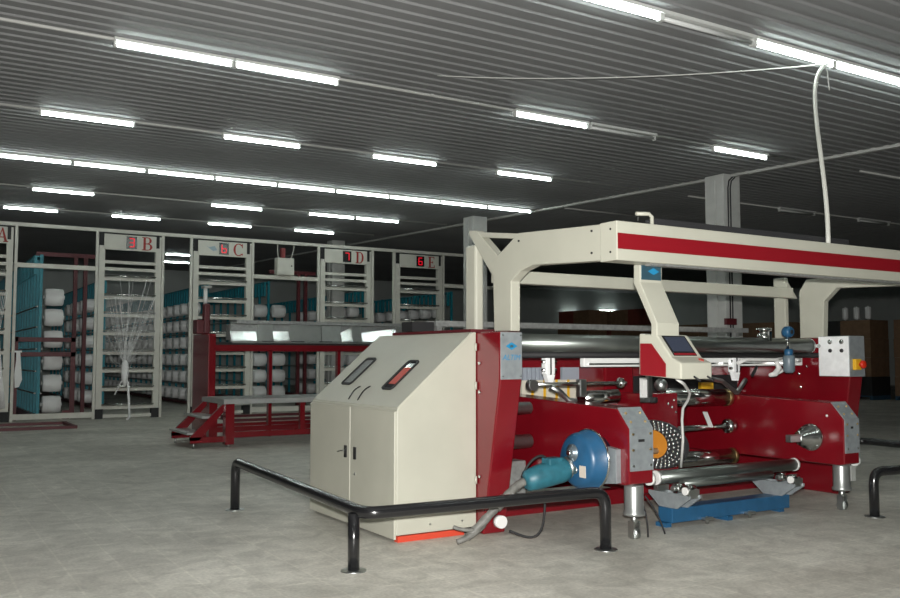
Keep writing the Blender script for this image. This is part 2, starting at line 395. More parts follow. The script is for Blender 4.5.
def window(pxs, pane):
    ys = [sl_t(*p) for p in pxs]; y0 = min(q[0] for q in ys); y1 = max(q[0] for q in ys); t0 = min(q[1] for q in ys); t1 = max(q[1] for q in ys)
    fr = MB(); r = 0.04; n = 5
    def rr(y0, y1, t0, t1, r):
        out = []
        for (cy, ct, a) in ((y1 - r, t1 - r, 0), (y0 + r, t1 - r, PI / 2), (y0 + r, t0 + r, PI), (y1 - r, t0 + r, 1.5 * PI)):
            for k in range(n + 1): out.append((cy + r * math.cos(a + k * PI / 2 / n), ct + r * math.sin(a + k * PI / 2 / n)))
        return out
    A = rr(y0, y1, t0, t1, r); Bq = rr(y0 + 0.02, y1 - 0.02, t0 + 0.022, t1 - 0.022, r * 0.6); m_ = len(A)
    vs = [sl(q[0], q[1], 0.006) for q in A] + [sl(q[0], q[1], 0.018) for q in A] + [sl(q[0], q[1], 0.018) for q in Bq] + [sl(q[0], q[1], 0.008) for q in Bq]
    fs = [(k * m_ + i, k * m_ + (i + 1) % m_, (k + 1) * m_ + (i + 1) % m_, (k + 1) * m_ + i) for k in range(3) for i in range(m_)]
    fr.add(vs, fs); f_ = fr.build('window_frame', BLACKR, cb)
    pn = MB().add([sl(q[0], q[1], 0.0085) for q in Bq], [list(range(m_))]).build('pane', pane, f_)
    return y0, y1, t0, t1
window([(341, 385), (378.5, 359)], GREYPANE)
wy0, wy1, wt0, wt1 = window([(381, 390), (421.5, 361.5)], GLASSD)
for k in range(4):   # red reflection in the second pane, painted as strips
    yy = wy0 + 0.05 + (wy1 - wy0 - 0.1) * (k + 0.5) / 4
    slab(MB(), yy - 0.016, yy + 0.016, wt0 + 0.07, wt1 - 0.09, 0.009, 0.0115).build('red_reflection_strip', REDGLOW, cb)
for (xa, ya, xb, yb) in ((349, 400, 361, 387), (358, 401, 371, 387)):
    a = sl_t(xa, ya); bq = sl_t(xb, yb)
    p0 = sl(a[0], a[1], 0.008); p3 = sl(bq[0], bq[1], 0.008)
    MB().tube(bez(p0, sl(a[0], a[1] + 0.07, 0.03), sl(bq[0], bq[1] - 0.05, 0.03), p3, 8), 0.006, 6).build('pull_handle', BLACKP, cb)
MB().box(CX0 + 0.04, CX1, CY0 + 0.05, CY1 - 0.03, 0.0, 0.05).build('plinth', BLACKR, cb)
MB().box(CX0 + 0.02, CX1 - 0.12, CY0 - 0.006, CY0 + 0.05, 0.0, 0.045).build('plinth_strip', mat('orange_red_plinth', (0.55, 0.06, 0.03), 0.4), cb)
for z in (0.42, 1.17, 1.48): MB().cyl((CX1 - 0.012, CY0 - 0.012, z - 0.03), (CX1 - 0.012, CY0 - 0.012, z + 0.03), 0.011, 8).build('hinge', CREAM, cb)
for p in ((430, 0.1), (462, 0.09)):
    q = PY(p[0], 526, CY0); MB().cyl((q.x, CY0 - 0.004, 0.11), (q.x, CY0 + 0.004, 0.11), 0.008, 8).build('screw', STEEL, cb)

# ================================================================== warping machine
wm = thing('warping_machine', 'large red and cream warping machine with gantry and touchscreen', 'machine', (6.2, 6.3, 0))
LX0, LX1 = 3.98, 4.19; RX0, RX1 = 8.22, 8.43
# side frames
lf = MB().prism([(5.71, 1.60), (5.71, 1.22), (5.95, 0.0), (7.3, 0.0), (7.3, 1.60)], 'x', LX0, LX1).build('side_frame', RED, wm, bevel=0.012)
rf = MB().prism([(5.60, 1.60), (5.60, 1.18), (5.78, 0.0), (7.35, 0.0), (7.35, 1.60)], 'x', RX0, RX1).build('side_frame', RED, wm, bevel=0.012)
# nameplate on the left frame
pl = MB().box(LX0 + 0.004, LX1 - 0.004, 5.702, 5.712, 1.225, 1.595).build('name_plate', PLATE, lf, bevel=0.002)
cxp = (LX0 + LX1) / 2
MB().prism([(cxp - 0.055, 1.485), (cxp, 1.515), (cxp + 0.055, 1.485), (cxp, 1.455)], 'y', 5.7005, 5.703).build('emblem', LOGO, lf)
MB().prism([(cxp - 0.02, 1.485), (cxp, 1.496), (cxp + 0.02, 1.485), (cxp, 1.474)], 'y', 5.6995, 5.701).build('emblem_center', STEEL, lf)
text_mesh('ALTIM', 0.060, 'lettering', LOGO, lf, (cxp - 0.004, 5.701, 1.395), (1, 0, 0), (0, 0, 1), 0.25)
for z in (1.25, 1.57):
    for x in (LX0 + 0.02, LX1 - 0.02): MB().cyl((x, 5.696, z), (x, 5.704, z), 0.006, 8).build('screw', CHROME, lf)
for z in (0.45, 1.12, 1.35): MB().cyl((LX0 - 0.0, 5.99, z), (LX0 - 0.012, 5.99, z), 0.012, 8).build('bolt', CHROME, lf)
MB().cyl((LX1 - 0.09, 5.92, 0.10), (LX1 - 0.09, 5.86, 0.10), 0.05, 16).build('white_cap', WHITEP, lf)
MB().box(LX0 - 0.05, LX1, 6.05, 7.4, 1.602, 1.625).build('top_cover', MAROON, wm)
# control box on right frame
bx = MB().box(RX0 - 0.035, RX1 + 0.01, 5.575, 5.93, 1.20, 1.615).build('control_box', PLATE, wm, bevel=0.006)
fp = MB().box(RX0 - 0.043, RX0 - 0.033, 5.58, 5.925, 1.205, 1.61).build('front_plate', ALU, bx, bevel=0.003)
for yy in (PX(830, 341, RX0 - 0.043).y, PX(841.5, 341, RX0 - 0.043).y):
    MB().lathe((RX0 - 0.043, yy, 1.555), (-1, 0, 0), [(0, 0.024), (0.008, 0.024), (0.009, 0.014), (0.02, 0.012)], 14).build('chrome_push_button', CHROME, bx)
    MB().lathe((RX0 - 0.043, yy, 1.465), (-1, 0, 0), [(0, 0.02), (0.012, 0.018), (0.02, 0.008)], 14).build('black_push_button', BLACKR, bx)
cxb = (RX0 + RX1) / 2 + 0.0
MB().box(cxb - 0.095, cxb - 0.0, 5.535, 5.576, 1.27, 1.38).build('emergency_stop_base', YELLOW, bx, bevel=0.006)
MB().lathe((cxb - 0.03, 5.536, 1.325), (0, -1, 0), [(0, 0.02), (0.02, 0.02), (0.025, 0.042), (0.05, 0.04), (0.055, 0.02)], 16).build('emergency_stop_button', REDB, bx)
for (yy, zz) in ((6.10, 1.30), (6.02, 1.40), (6.2, 1.22), (6.12, 1.45), (6.25, 1.35), (6.4, 1.30), (6.18, 1.08)):
    MB().lathe((RX0, yy, zz), (-1, 0, 0), [(0, 0.016), (0.012, 0.015), (0.016, 0.006)], 8).build('bolt', CHROME, rf)
# base and back
MB().box(LX1, RX0, 6.5, 6.62, 0.0, 0.14).build('base_beam', RED, wm, bevel=0.006)
MB().box(LX1, RX0, 7.12, 7.18, 0.1, 1.02).build('back_panel', RED, wm)
MB().box(LX1, RX0, 6.62, 7.12, 0.0, 0.03).build('floor_pan', GALV, wm)
# dark mechanics low between the frame and the left arm
MB().box(4.2, 4.7, 6.35, 6.5, 0.14, 0.50).build('gear_housing', GALV, wm, bevel=0.01)

# gantry
GX = 4.08; GT = 0.09
main = poly_px([(494, 331), (492.5, 262), (497, 256), (518, 233), (612, 223), (611, 260), (532, 265), (520, 271), (511, 281), (511, 331)], X=GX)
MB().prism(main, 'x', GX, GX + GT).build('gantry_arm', CREAM, wm, bevel=0.008)
br1 = poly_px([(469, 230.5), (476, 230.5), (499, 257.5), (493, 277), (468.5, 234)], X=GX + 0.006)
MB().prism(br1, 'x', GX + 0.006, GX + GT - 0.006).build('gantry_brace', CREAM, wm, bevel=0.006)
p0 = PX(474, 234.5, GX); p1 = PX(516, 236, GX)
MB().bar((GX + 0.04, p0.y, p0.z), (GX + 0.04, p1.y, p1.z), 0.06, 0.042).build('gantry_tie', CREAM, wm, bevel=0.004)
BY = PX(617, 222, GX).y; BZ0 = PX(617, 260, GX).z; BZ1 = PX(617, 222, GX).z + 0.012; BXE = 8.9
bm = MB().box(GX - 0.004, BXE, BY, BY + 0.17, BZ0, BZ1).build('gantry_beam', CREAM, wm, bevel=0.006)
s0 = PX(617, 248.5, GX).z; s1 = PX(617, 233.5, GX).z + 0.006
MB().box(GX + 0.004, BXE, BY - 0.004, BY + 0.001, s0, s1).build('red_stripe', STRIPE, bm)
MB().box(GX + 0.35, BXE, BY + 0.03, BY + 0.10, BZ0 - 0.014, BZ0).build('lower_channel', GALV, bm)
for (a, bq) in ((592, 231), (592, 253), (611, 229), (611, 252), (519, 241)):
    q = PX(a, bq, GX); MB().cyl((GX - 0.008, q.y, q.z), (GX + 0.002, q.y, q.z), 0.008, 8).build('bolt', BLACKR, bm)
# cable duct and bracket on top of the beam
MB().box(GX + 0.55, 6.9, BY + 0.2, BY + 0.3, BZ1 - 0.02, BZ1 + 0.085).build('cable_duct', mat('black_duct', (0.03, 0.03, 0.032), 0.5), wm)
q = PY(652, 226, BY + 0.1)
MB().tube([(q.x, BY + 0.1, BZ1), (q.x, BY + 0.1, BZ1 + 0.07), (q.x - 0.03, BY + 0.1, BZ1 + 0.09), (q.x - 0.13, BY + 0.12, BZ1 + 0.085)], 0.014, 8).build('cable_bracket', CREAM, wm)
# right arm (post + arm going forward to the beam)
RG = 8.20
ra = poly_px([(804, 337), (804, 292), (812, 283), (905, 283), (905, 290), (846, 290), (838, 300), (825, 311), (825, 337)], X=RG)
yb = BY + 0.1
zt = BZ1 - 0.02
ra = [(6.09, 1.60), (6.09, 2.12), (5.98, 2.24), (yb, 2.29), (yb, 2.06), (5.62, 2.10), (5.55, 2.08), (5.83, 1.88), (5.83, 1.60)]
ra = [(6.17, 1.60), (6.17, 2.10), (6.08, 2.22), (yb, 2.28), (yb, 2.07), (5.72, 2.11), (5.87, 1.98), (5.89, 1.60)]
MB().prism(ra, 'x', RG + 0.01, RG + GT).build('gantry_arm', CREAM, wm, bevel=0.008)
# rear posts and tube
MB().box(4.075, 4.16, 6.2, 6.36, 1.60, 2.34).build('rear_post', CREAM, wm, bevel=0.02)
MB().box(8.16, 8.22, 6.31, 6.46, 1.60, 2.26).build('rear_post', CREAM, wm, bevel=0.012)
tz0, tz1 = 2.03, 2.14
MB().box(4.30, 8.16, 6.20, 6.30, tz0, tz1).build('rear_tube', CREAM, wm, bevel=0.008)
MB().prism([(8.12, tz0), (8.28, tz0), (8.13, 2.2), (8.10, 2.2), (8.10, tz0)], 'y', 6.24, 6.305).build('gusset', CREAM, wm, bevel=0.004)
# cable tray behind
tr = MB(); TY = 7.05
tr.box(4.2, 8.45, TY, TY + 0.03, 1.685, 1.735).box(4.2, 8.45, TY + 0.17, TY + 0.2, 1.685, 1.735)
MB_ = tr.build('cable_tray', GALV, wm)
for k in range(22):
    x = 4.25 + k * 0.195; MB().box(x, x + 0.05, TY + 0.03, TY + 0.17, 1.69, 1.71).build('tray_rung', GALV, MB_)
for x in (4.25, 8.3): MB().box(x, x + 0.05, TY + 0.06, TY + 0.12, 1.60, 1.69).build('tray_support', GALV, wm)
MB().box(3.95, 4.18, TY, TY + 0.2, 1.63, 1.72).build('tray_block', BLACKR, wm)

# main rollers
def roller(name, x0, x1, y, z, r, m, ends=None, n=28):
    o = MB().cyl((x0, y, z), (x1, y, z), r, n).build(name, m, wm)
    if ends:
        for xe, s_ in ((x0, 1), (x1, -1)):
            MB().lathe((xe - s_ * 0.012, y, z), (s_, 0, 0), [(0, r * 0.5), (0.01, r * 1.04), (0.035, r * 1.04)], 20).build('end_cap', ends, o)
            MB().cyl((xe - s_ * 0.03, y, z), (xe, y, z), r * 0.3, 10).build('spindle', BRASS, o)
    return o
roller('guide_roller', 4.21, 8.02, 5.92, 1.515, 0.075, DULL, STEEL)
MB().cyl((8.02, 5.92, 1.515), (8.18, 5.92, 1.515), 0.022, 12).build('roller_journal', CHROME, wm)
roller('pressure_roller', 4.19, 8.22, 5.95, 1.418, 0.026, BLACKR)
MB().box(4.19, 8.22, 6.02, 6.05, 1.40, 1.46).build('dark_guard', BLACKR, wm)
MB().box(PY(584, 360, 6.1).x, 8.15, 6.10, 6.16, PY(600, 367, 6.1).z, PY(600, 356.5, 6.1).z).build('comb_bar', mat('white_lacquer', (0.85, 0.86, 0.84), 0.3, emit=None), wm, bevel=0.01)
MB().box(5.2, 7.9, 6.085, 6.1, 1.33, 1.345).build('comb_strip', CHROME, wm)
# upright pale panels with orange edges and blue-grey covers behind the comb
CARD = mat('pale_card', (0.62, 0.58, 0.48), 0.6); BGREY = mat('blue_grey', (0.30, 0.33, 0.38), 0.45)
zc_a, zc_b, zc_c = PY(540, 400, 6.9).z, PY(540, 380, 6.9).z, PY(540, 367.5, 6.9).z
xa_, xb_ = PY(522, 388, 6.9).x, PY(604, 388, 6.9).x
for k in range(7):
    w_ = (xb_ - xa_) / 7; x = xa_ + k * w_
    pn = MB().box(x, x + w_ * 0.74, 6.90, 6.93, zc_a, zc_b).build('pale_panel', CARD, wm)
    MB().box(x + w_ * 0.74, x + w_ * 0.98, 6.905, 6.925, zc_a, zc_b).build('orange_edge', YELLOW, pn)
x1_ = PY(543, 375, 6.9).x
for k in range(5):
    w_ = (x1_ - xa_) / 5; x = xa_ + k * w_
    MB().box(x, x + w_ * 0.8, 6.88, 6.93, zc_b, zc_c).build('blue_grey_fin', BGREY, wm)
MB().box(PY(561, 375, 6.9).x, PY(605, 375, 6.9).x, 6.88, 6.91, zc_b, zc_c).build('blue_grey_cover', BGREY, wm)
MB().box(4.2, 8.2, 7.0, 7.04, 1.0, 1.6).build('upper_back_panel', RED, wm)
MB().box(PY(605, 385, 6.5).x, PY(634, 385, 6.5).x, 6.5, 6.9, 0.9, PY(620, 366, 6.5).z).build('red_gearbox', RED, wm, bevel=0.02)
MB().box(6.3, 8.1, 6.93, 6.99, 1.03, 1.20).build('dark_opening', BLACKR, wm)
q = PY(650, 396, 6.8); MB().box(q.x - 0.06, q.x + 0.12, 6.8, 6.84, q.z - 0.05, q.z + 0.04).build('orange_panel', YELLOW, wm)
q = PY(707, 387, 6.8); MB().box(q.x - 0.09, q.x + 0.1, 6.8, 6.84, q.z - 0.06, q.z + 0.05).build('orange_panel', YELLOW, wm)
# clamps on the comb bar
def clamp(x, y):
    c_ = MB().box(x - 0.05, x + 0.05, y - 0.05, y + 0.02, 1.25, 1.40).build('comb_clamp', ALU, wm, bevel=0.012)
    MB().box(x - 0.006, x + 0.006, y - 0.056, y - 0.045, 1.25, 1.40).build('clamp_slot', BLACKR, c_)
    MB().prism([(x - 0.045, 1.25), (x + 0.045, 1.25), (x + 0.02, 1.17), (x - 0.02, 1.17)], 'y', y - 0.05, y).build('clamp_foot', ALU, c_)
    for zz in (1.29, 1.36): MB().cyl((x - 0.075, y - 0.03, zz), (x + 0.075, y - 0.03, zz), 0.014, 10).build('clamp_screw', CHROME, c_)
q = PY(550, 360, 6.0); clamp(q.x, 6.04)
q = PY(736, 365, 6.0); clamp(q.x, 6.04)
# linkage rod and arms, left
y_ = 5.92
a = PY(532, 384.5, y_); bq = PY(622, 383, y_)
MB().cyl((a.x, y_, a.z), (bq.x, y_, bq.z), 0.016, 12).build('linkage_rod', CHROME, wm)
MB().lathe((a.x - 0.0, y_ - 0.03, a.z - 0.005), (0, 1, 0), [(0, 0.045), (0.06, 0.045)], 18).build('rod_eye', STEEL, wm)
MB().lathe((bq.x - 0.05, y_, bq.z), (1, 0, 0), [(0, 0.02), (0.015, 0.045), (0.05, 0.045), (0.07, 0.02), (0.10, 0.014)], 16).build('rod_knob', CHROME, wm)
p0 = PY(560, 388, y_); p1 = PY(573, 400, y_)
MB().tube([(p0.x - 0.10, y_, p0.z + 0.01), (p0.x, y_, p0.z - 0.03), (p1.x - 0.05, y_, p1.z), (p1.x, y_ - 0.05, p1.z - 0.01)], 0.024, 8).build('linkage_arm', STEEL, wm)
p0 = PY(582, 384, y_); MB().box(p0.x - 0.045, p0.x + 0.03, y_ - 0.03, y_ + 0.03, p0.z - 0.11, p0.z + 0.04).build('rod_bracket', STEEL, wm, bevel=0.01)
# right: V linkage, white cast bracket, blue cylinder
y_ = 5.95
P_ = lambda a, bq, yy=None: tuple(PY(a, bq, yy or y_))
MB().bar(P_(722, 381), P_(737, 393), 0.03, 0.03).build('linkage_arm', STEEL, wm)
MB().bar(P_(737, 393), P_(746, 379), 0.03, 0.03).build('linkage_arm', STEEL, wm)
MB().tube([P_(700, 377), P_(712, 379), P_(722, 381)], 0.022, 8).build('linkage_arm', STEEL, wm)
MB().bar(P_(752, 376), P_(757, 366), 0.02, 0.02).build('dark_lever', BLACKR, wm)
MB().tube([P_(738, 363), P_(746, 359.5), P_(775, 360), P_(783, 357)], [0.02, 0.02, 0.018, 0.02], 8).build('cast_bracket', WHITEP, wm)
MB().tube([P_(776, 361), P_(779, 368), P_(775, 374), P_(770, 375)], [0.022, 0.03, 0.03, 0.018], 8).build('cast_bracket', WHITEP, wm)
MB().tube([P_(776, 374), P_(782, 371), P_(786, 368)], 0.016, 8).build('cast_bracket', WHITEP, wm)
MB().tube([P_(792, 360), P_(800, 360)], 0.022, 8).build('cast_bracket', WHITEP, wm)
q = PY(789, 365, 5.70)
pc = MB().lathe((q.x, 5.70, 1.245), (0, 0, 1), [(0, 0.035), (0.02, 0.055), (0.14, 0.058), (0.17, 0.05)], 16).build('pneumatic_cylinder', mat('grey_blue_cylinder', (0.13, 0.17, 0.20), 0.4), wm)
MB().lathe((q.x, 5.70, 1.41), (0, 0, 1), [(0, 0.035), (0.02, 0.042), (0.06, 0.042), (0.07, 0.03)], 14).build('blue_collar', BLUE, pc)
MB().cyl((q.x, 5.71, 1.48), (q.x, 5.71, 1.60), 0.015, 8).build('piston_rod', CHROME, pc)
MB().lathe((q.x, 5.66, 1.645), (0, 1, 0), [(0, 0.04), (0.02, 0.055), (0.07, 0.055), (0.09, 0.04)], 16).build('blue_knob', BLUE, pc)
MB().cyl((q.x, 5.655, 1.645), (q.x, 5.67, 1.645), 0.022, 10).build('knob_bore', BLACKR, pc)
q = PY(764, 332, 5.92)
cl = MB().lathe((q.x, 5.92, 1.575), (0, 0, 1), [(0, 0.06), (0.02, 0.07), (0.04, 0.07), (0.045, 0.055), (0.08, 0.055), (0.085, 0.075), (0.11, 0.075), (0.115, 0.05)], 16).build('roller_clamp', CHROME, wm)
MB().box(q.x - 0.02, q.x + 0.02, 5.84, 5.86, 1.56, 1.65).build('clamp_bolt', CHROME, cl)

# swing arms that hold the warp beam
AL0, AL1, AR0, AR1 = 4.76, 5.01, 7.30, 7.52
def swing(x0, x1, ytip, ztop_back, zt, zb, nm):
    prof = [(6.95, ztop_back), (ytip + 0.13, zt), (ytip, zt - 0.15), (ytip, zb), (ytip + 0.06, zb - 0.012), (6.95, zb - 0.012)]
    a = MB().prism(prof, 'x', x0, x1).build('swing_arm', RED, wm, bevel=0.01)
    pr_ = [(ytip + 0.13, zt + 0.002), (ytip - 0.001, zt - 0.149), (ytip - 0.001, zb + 0.10), (ytip - 0.009, zb + 0.10), (ytip - 0.009, zt - 0.146), (ytip + 0.124, zt + 0.008)]
    p = MB().prism(pr_, 'x', x0 + 0.006, x1 - 0.006).build('end_plate', PLATE, a)
    for zz in (zb + 0.14, zb + 0.26, zt - 0.19):
        for xx in (x0 + 0.035, x1 - 0.035): MB().cyl((xx, ytip - 0.016, zz), (xx, ytip - 0.008, zz), 0.010, 8).build('bolt', BRASS if zz > zb + 0.2 else CHROME, a)
    for xx in (x0 + 0.05, x1 - 0.05):
        MB().ball((xx, ytip + 0.085, zt - 0.035), 0.012).build('bolt', BRASS, a)
        MB().ball((xx, ytip + 0.03, zt - 0.10), 0.012).build('bolt', BRASS, a)
    MB().box(x0 + 0.09, x1 - 0.1, ytip - 0.014, ytip - 0.008, zb + 0.32, zb + 0.34).build('dark_slot', BLACKR, a)
    MB().cyl((x1, ytip + 0.06, zb + 0.02), (x1 + 0.04, ytip + 0.06, zb + 0.02), 0.05, 16).build('white_buffer', WHITEP, a)
    return a
swL = swing(AL0, AL1, 5.12, 1.06, 1.00, 0.43, 'left')
swR = swing(AR0, AR1, 5.05, 1.04, 0.98, 0.43, 'right')
# feet under the arms
def foot(x, y, ztop, parent):
    f = MB().lathe((x, y, ztop), (0, 0, -1), [(0, 0.072), (0.02, 0.075), (0.20, 0.075), (0.215, 0.085), (0.235, 0.085), (0.24, 0.05)], 20).build('foot_cylinder', SATIN, parent)
    MB().cyl((x, y, ztop - 0.30), (x, y, ztop - 0.23), 0.028, 12).build('foot_stem', STEEL, parent)
    for s_ in (-1, 1): MB().box(x + s_ * 0.03 - 0.006, x + s_ * 0.03 + 0.006, y - 0.03, y + 0.03, 0.012, ztop - 0.28).build('fork_cheek', STEEL, parent)
    MB().cyl((x - 0.024, y, 0.045), (x + 0.024, y, 0.045), 0.045, 16).build('caster_wheel', STEEL, parent)
foot(4.88, 5.20, 0.418, swL); foot(7.42, 5.17, 0.418, swR)
MB().box(7.50, 7.56, 5.12, 5.2, 0.26, 0.40).build('foot_side_block', GREYP, swR)
# chuck on the right arm
q = PX(812, 437, AR0)
ck = MB().lathe((AR0, q.y, q.z), (-1, 0, 0), [(0, 0.125), (0.03, 0.125), (0.035, 0.105), (0.10, 0.10), (0.105, 0.075), (0.17, 0.07), (0.175, 0.04), (0.20, 0.04)], 24).build('chuck', CHROME, swR)
MB().box(AR0 - 0.34, AR0 - 0.18, q.y - 0.032, q.y + 0.032, q.z - 0.032, q.z + 0.032).build('square_spindle', STEEL, ck, bevel=0.006)
for k in range(8):
    th = 2 * PI * k / 8; MB().cyl((AR0 - 0.042, q.y + 0.113 * math.cos(th), q.z + 0.113 * math.sin(th)), (AR0 - 0.028, q.y + 0.113 * math.cos(th), q.z + 0.113 * math.sin(th)), 0.010, 8).build('bolt', STEEL, ck)
MB().ball((AR0, 5.22, 0.86), 0.012).build('bolt', WHITEP, swR)
# smaller chuck behind left arm (inner side)
MB().lathe((AL1, 5.5, 0.66), (1, 0, 0), [(0, 0.12), (0.08, 0.10), (0.18, 0.06), (0.26, 0.04)], 20).build('chuck', CHROME, swL)
# gear motor on the left arm
gy, gz = 5.48, 0.592
gb = MB().lathe((AL0, gy, gz), (-1, 0, 0), [(0, 0.19), (0.07, 0.20), (0.075, 0.235), (0.10, 0.235), (0.105, 0.225), (0.20, 0.215), (0.235, 0.18), (0.24, 0.06)], 32).build('gear_box', BLUE, swL)
MB().lathe((AL0 - 0.078, gy, gz), (-1, 0, 0), [(0, 0.237), (0.006, 0.243), (0.016, 0.243), (0.022, 0.237)], 32).build('clamp_ring', CHROME, gb)
MB().lathe((AL0 - 0.235, gy + 0.02, gz + 0.06), (-1, 0, 0), [(0, 0.07), (0.012, 0.068), (0.015, 0.045), (0.03, 0.045), (0.035, 0.018)], 20).build('shaft_cover', mat('blue_grey_metal', (0.18, 0.22, 0.25), 0.35, 0.6), gb)
MB().cyl((AL0 - 0.285, gy + 0.02, gz + 0.06), (AL0 - 0.265, gy + 0.02, gz + 0.06), 0.02, 12).build('shaft_bolt', CHROME, gb)
MB().box(AL0 - 0.243, AL0 - 0.232, gy - 0.135, gy - 0.065, gz - 0.12, gz - 0.03).build('rating_label', mat('paper_label', (0.62, 0.55, 0.47), 0.6), gb)
MB().cyl((AL0 - 0.25, gy - 0.01, gz - 0.07), (AL0 - 0.23, gy - 0.01, gz - 0.07), 0.03, 12).build('oil_plug', STEEL, gb)
MB().prism([(gy - 0.27, gz - 0.16), (gy - 0.27, gz + 0.10), (gy - 0.1, gz + 0.12), (gy - 0.1, gz - 0.18)], 'x', AL0 - 0.05, AL0 + 0.002).build('flange_plate', PLATE, swL, bevel=0.004)
d = Vector((-0.95, 0.16, -0.22)).normalized(); m0 = Vector((AL0 - 0.22, gy + 0.08, gz - 0.06))
mt = MB().lathe(m0, d, [(0, 0.06), (0.03, 0.085), (0.05, 0.098), (0.10, 0.10), (0.30, 0.094), (0.39, 0.08), (0.41, 0.05)], 18).build('motor', TEALM, swL)
MB().lathe(m0 + d * -0.01, d, [(0, 0.085), (0.02, 0.09), (0.04, 0.085)], 18).build('motor_flange', STEEL, mt)
q = m0 + d * 0.16; MB().box(q.x - 0.07, q.x + 0.07, q.y - 0.06, q.y + 0.05, q.z + 0.06, q.z + 0.12).build('terminal_box', TEALM, mt, bevel=0.012)
e0 = m0 + d * 0.40
pts = bez(e0, e0 + d * 0.12, Vector(PY(503, 503, 5.6)), Vector(G(467, 538, 0.05)), 16)
hz_ = thing('motor_hose', 'grey corrugated hose from the blue motor down to the floor', 'hose', (3.83, 5.6, 0))
rs = [0.03 + 0.004 * (k % 2) for k in range(len(pts))]
MB().tube(pts, rs, 10).build('hose', HOSE, hz_)
he = Vector(G(467, 538, 0.05))
MB().tube(bez(he + Vector((0.14, -0.02, 0.09)), he + Vector((0.08, -0.04, 0.05)), he + Vector((-0.02, -0.03, 0.0)), he + Vector((-0.09, 0.0, -0.02))), 0.022, 8).build('hose_branch', HOSE, hz_)
MB().tube(bez(he + Vector((0.08, -0.03, 0.06)), he + Vector((0.02, -0.04, 0.06)), he + Vector((-0.05, -0.02, 0.06)), he + Vector((-0.11, 0.02, 0.09))), 0.014, 8).build('hose_branch', HOSE, hz_)
hm = pts[8]; MB().lathe(hm, pts[9] - pts[8], [(0, 0.04), (0.1, 0.042)], 10).build('hose_clamp', STEEL, hz_)
pts = bez((4.17, 5.40, 0.34), (4.17, 5.40, 0.02), (4.15, 5.5, 0.0), (3.95, 5.55, 0.10), 14)
tag(MB().tube(pts, 0.009, 8).build('black_cable', BLACKR, origin=(4.1, 5.5, 0)), 'thin black cable looping below the grey hose', 'cable')
pts = bez(m0 + d * 0.2 + Vector((0, 0, 0.1)), m0 + d * 0.25 + Vector((0.0, -0.02, 0.2)), m0 + d * 0.36 + Vector((0.0, 0, 0.18)), m0 + d * 0.42 + Vector((0, 0.02, 0.03)), 12)
MB().tube(pts, 0.01, 8).build('motor_cable', BLACKR, mt)
# rolls between the frame and arms
for (xp, yp, r) in ((525, 408, 0.075), (526, 441, 0.085)):
    q = PY(xp, yp, 6.30)
    o = MB().lathe((LX1 + 0.01, 6.30, q.z), (1, 0, 0), [(0, r), (0.13, r), (0.131, r * 0.7), (0.5, r * 0.7)], 22).build('shaft', SATIN, wm)
    MB().lathe((LX1 + 0.12, 6.30, q.z), (1, 0, 0), [(0, r * 1.03), (0.03, r * 1.03)], 22).build('brass_collar', BRASS, o)
q = PY(600, 400, 5.95)
MB().cyl((5.02, 5.98, 1.045), (5.42, 5.98, 1.06), 0.06, 20).build('tension_roll', CHROME, wm)
# red interior housing with studded ring guard
MB().box(5.9, 6.35, 6.15, 6.9, 0.14, 1.06).build('drive_housing', RED, wm, bevel=0.01)
for (a, bq) in ((672, 407), (676, 412), (668, 404), (674, 400), (681, 402), (671, 466), (676, 466)):
    q = PY(a, bq, 6.15); MB().ball((q.x, 6.15, q.z), 0.013).build('bolt', CHROME, wm)
ringc = PX(655, 444, 5.82)
rg = MB(); no = 22
oc = [(ringc.y + 0.34 * math.cos(t), ringc.z + 0.20 * math.sin(t)) for t in [PI / 2 + 0.1 - (PI + 0.45) * k / no for k in range(no + 1)]]
oc = [(ringc.y - 0.40 * math.cos(t), ringc.z + 0.215 * math.sin(t)) for t in [1.75 - 3.6 * k / no for k in range(no + 1)]]
ic = [(ringc.y - 0.17 * math.cos(t), ringc.z + 0.125 * math.sin(t)) for t in [1.75 - 3.6 * k / no for k in range(no + 1)]]
for k in range(no):
    rg.prism([oc[k], oc[k + 1], ic[k + 1], ic[k]], 'x', 5.80, 5.83)
ro = rg.build('studded_ring', DARKM, wm)
st = MB()
for ring_, (ra_, rb_) in enumerate(((0.20, 0.14), (0.255, 0.16), (0.31, 0.18), (0.365, 0.20))):
    nn = 13 + ring_ * 3
    for k in range(nn + 1):
        t = 1.7 - 3.5 * k / nn
        st.ball((5.795, ringc.y - ra_ * math.cos(t), ringc.z + rb_ * math.sin(t)), 0.0145, 6, 4)
so = st.build('studs', CHROME, ro); so['kind'] = 'stuff'
MB().lathe((5.85, ringc.y, ringc.z), (-1, 0, 0), [(0, 0.150), (0.03, 0.150)], 24).build('orange_disc', ORANGE, wm)
MB().cyl((5.2, ringc.y - 0.02, ringc.z - 0.06), (5.85, ringc.y - 0.02, ringc.z - 0.06), 0.028, 12).build('cream_bar', CREAM, wm)
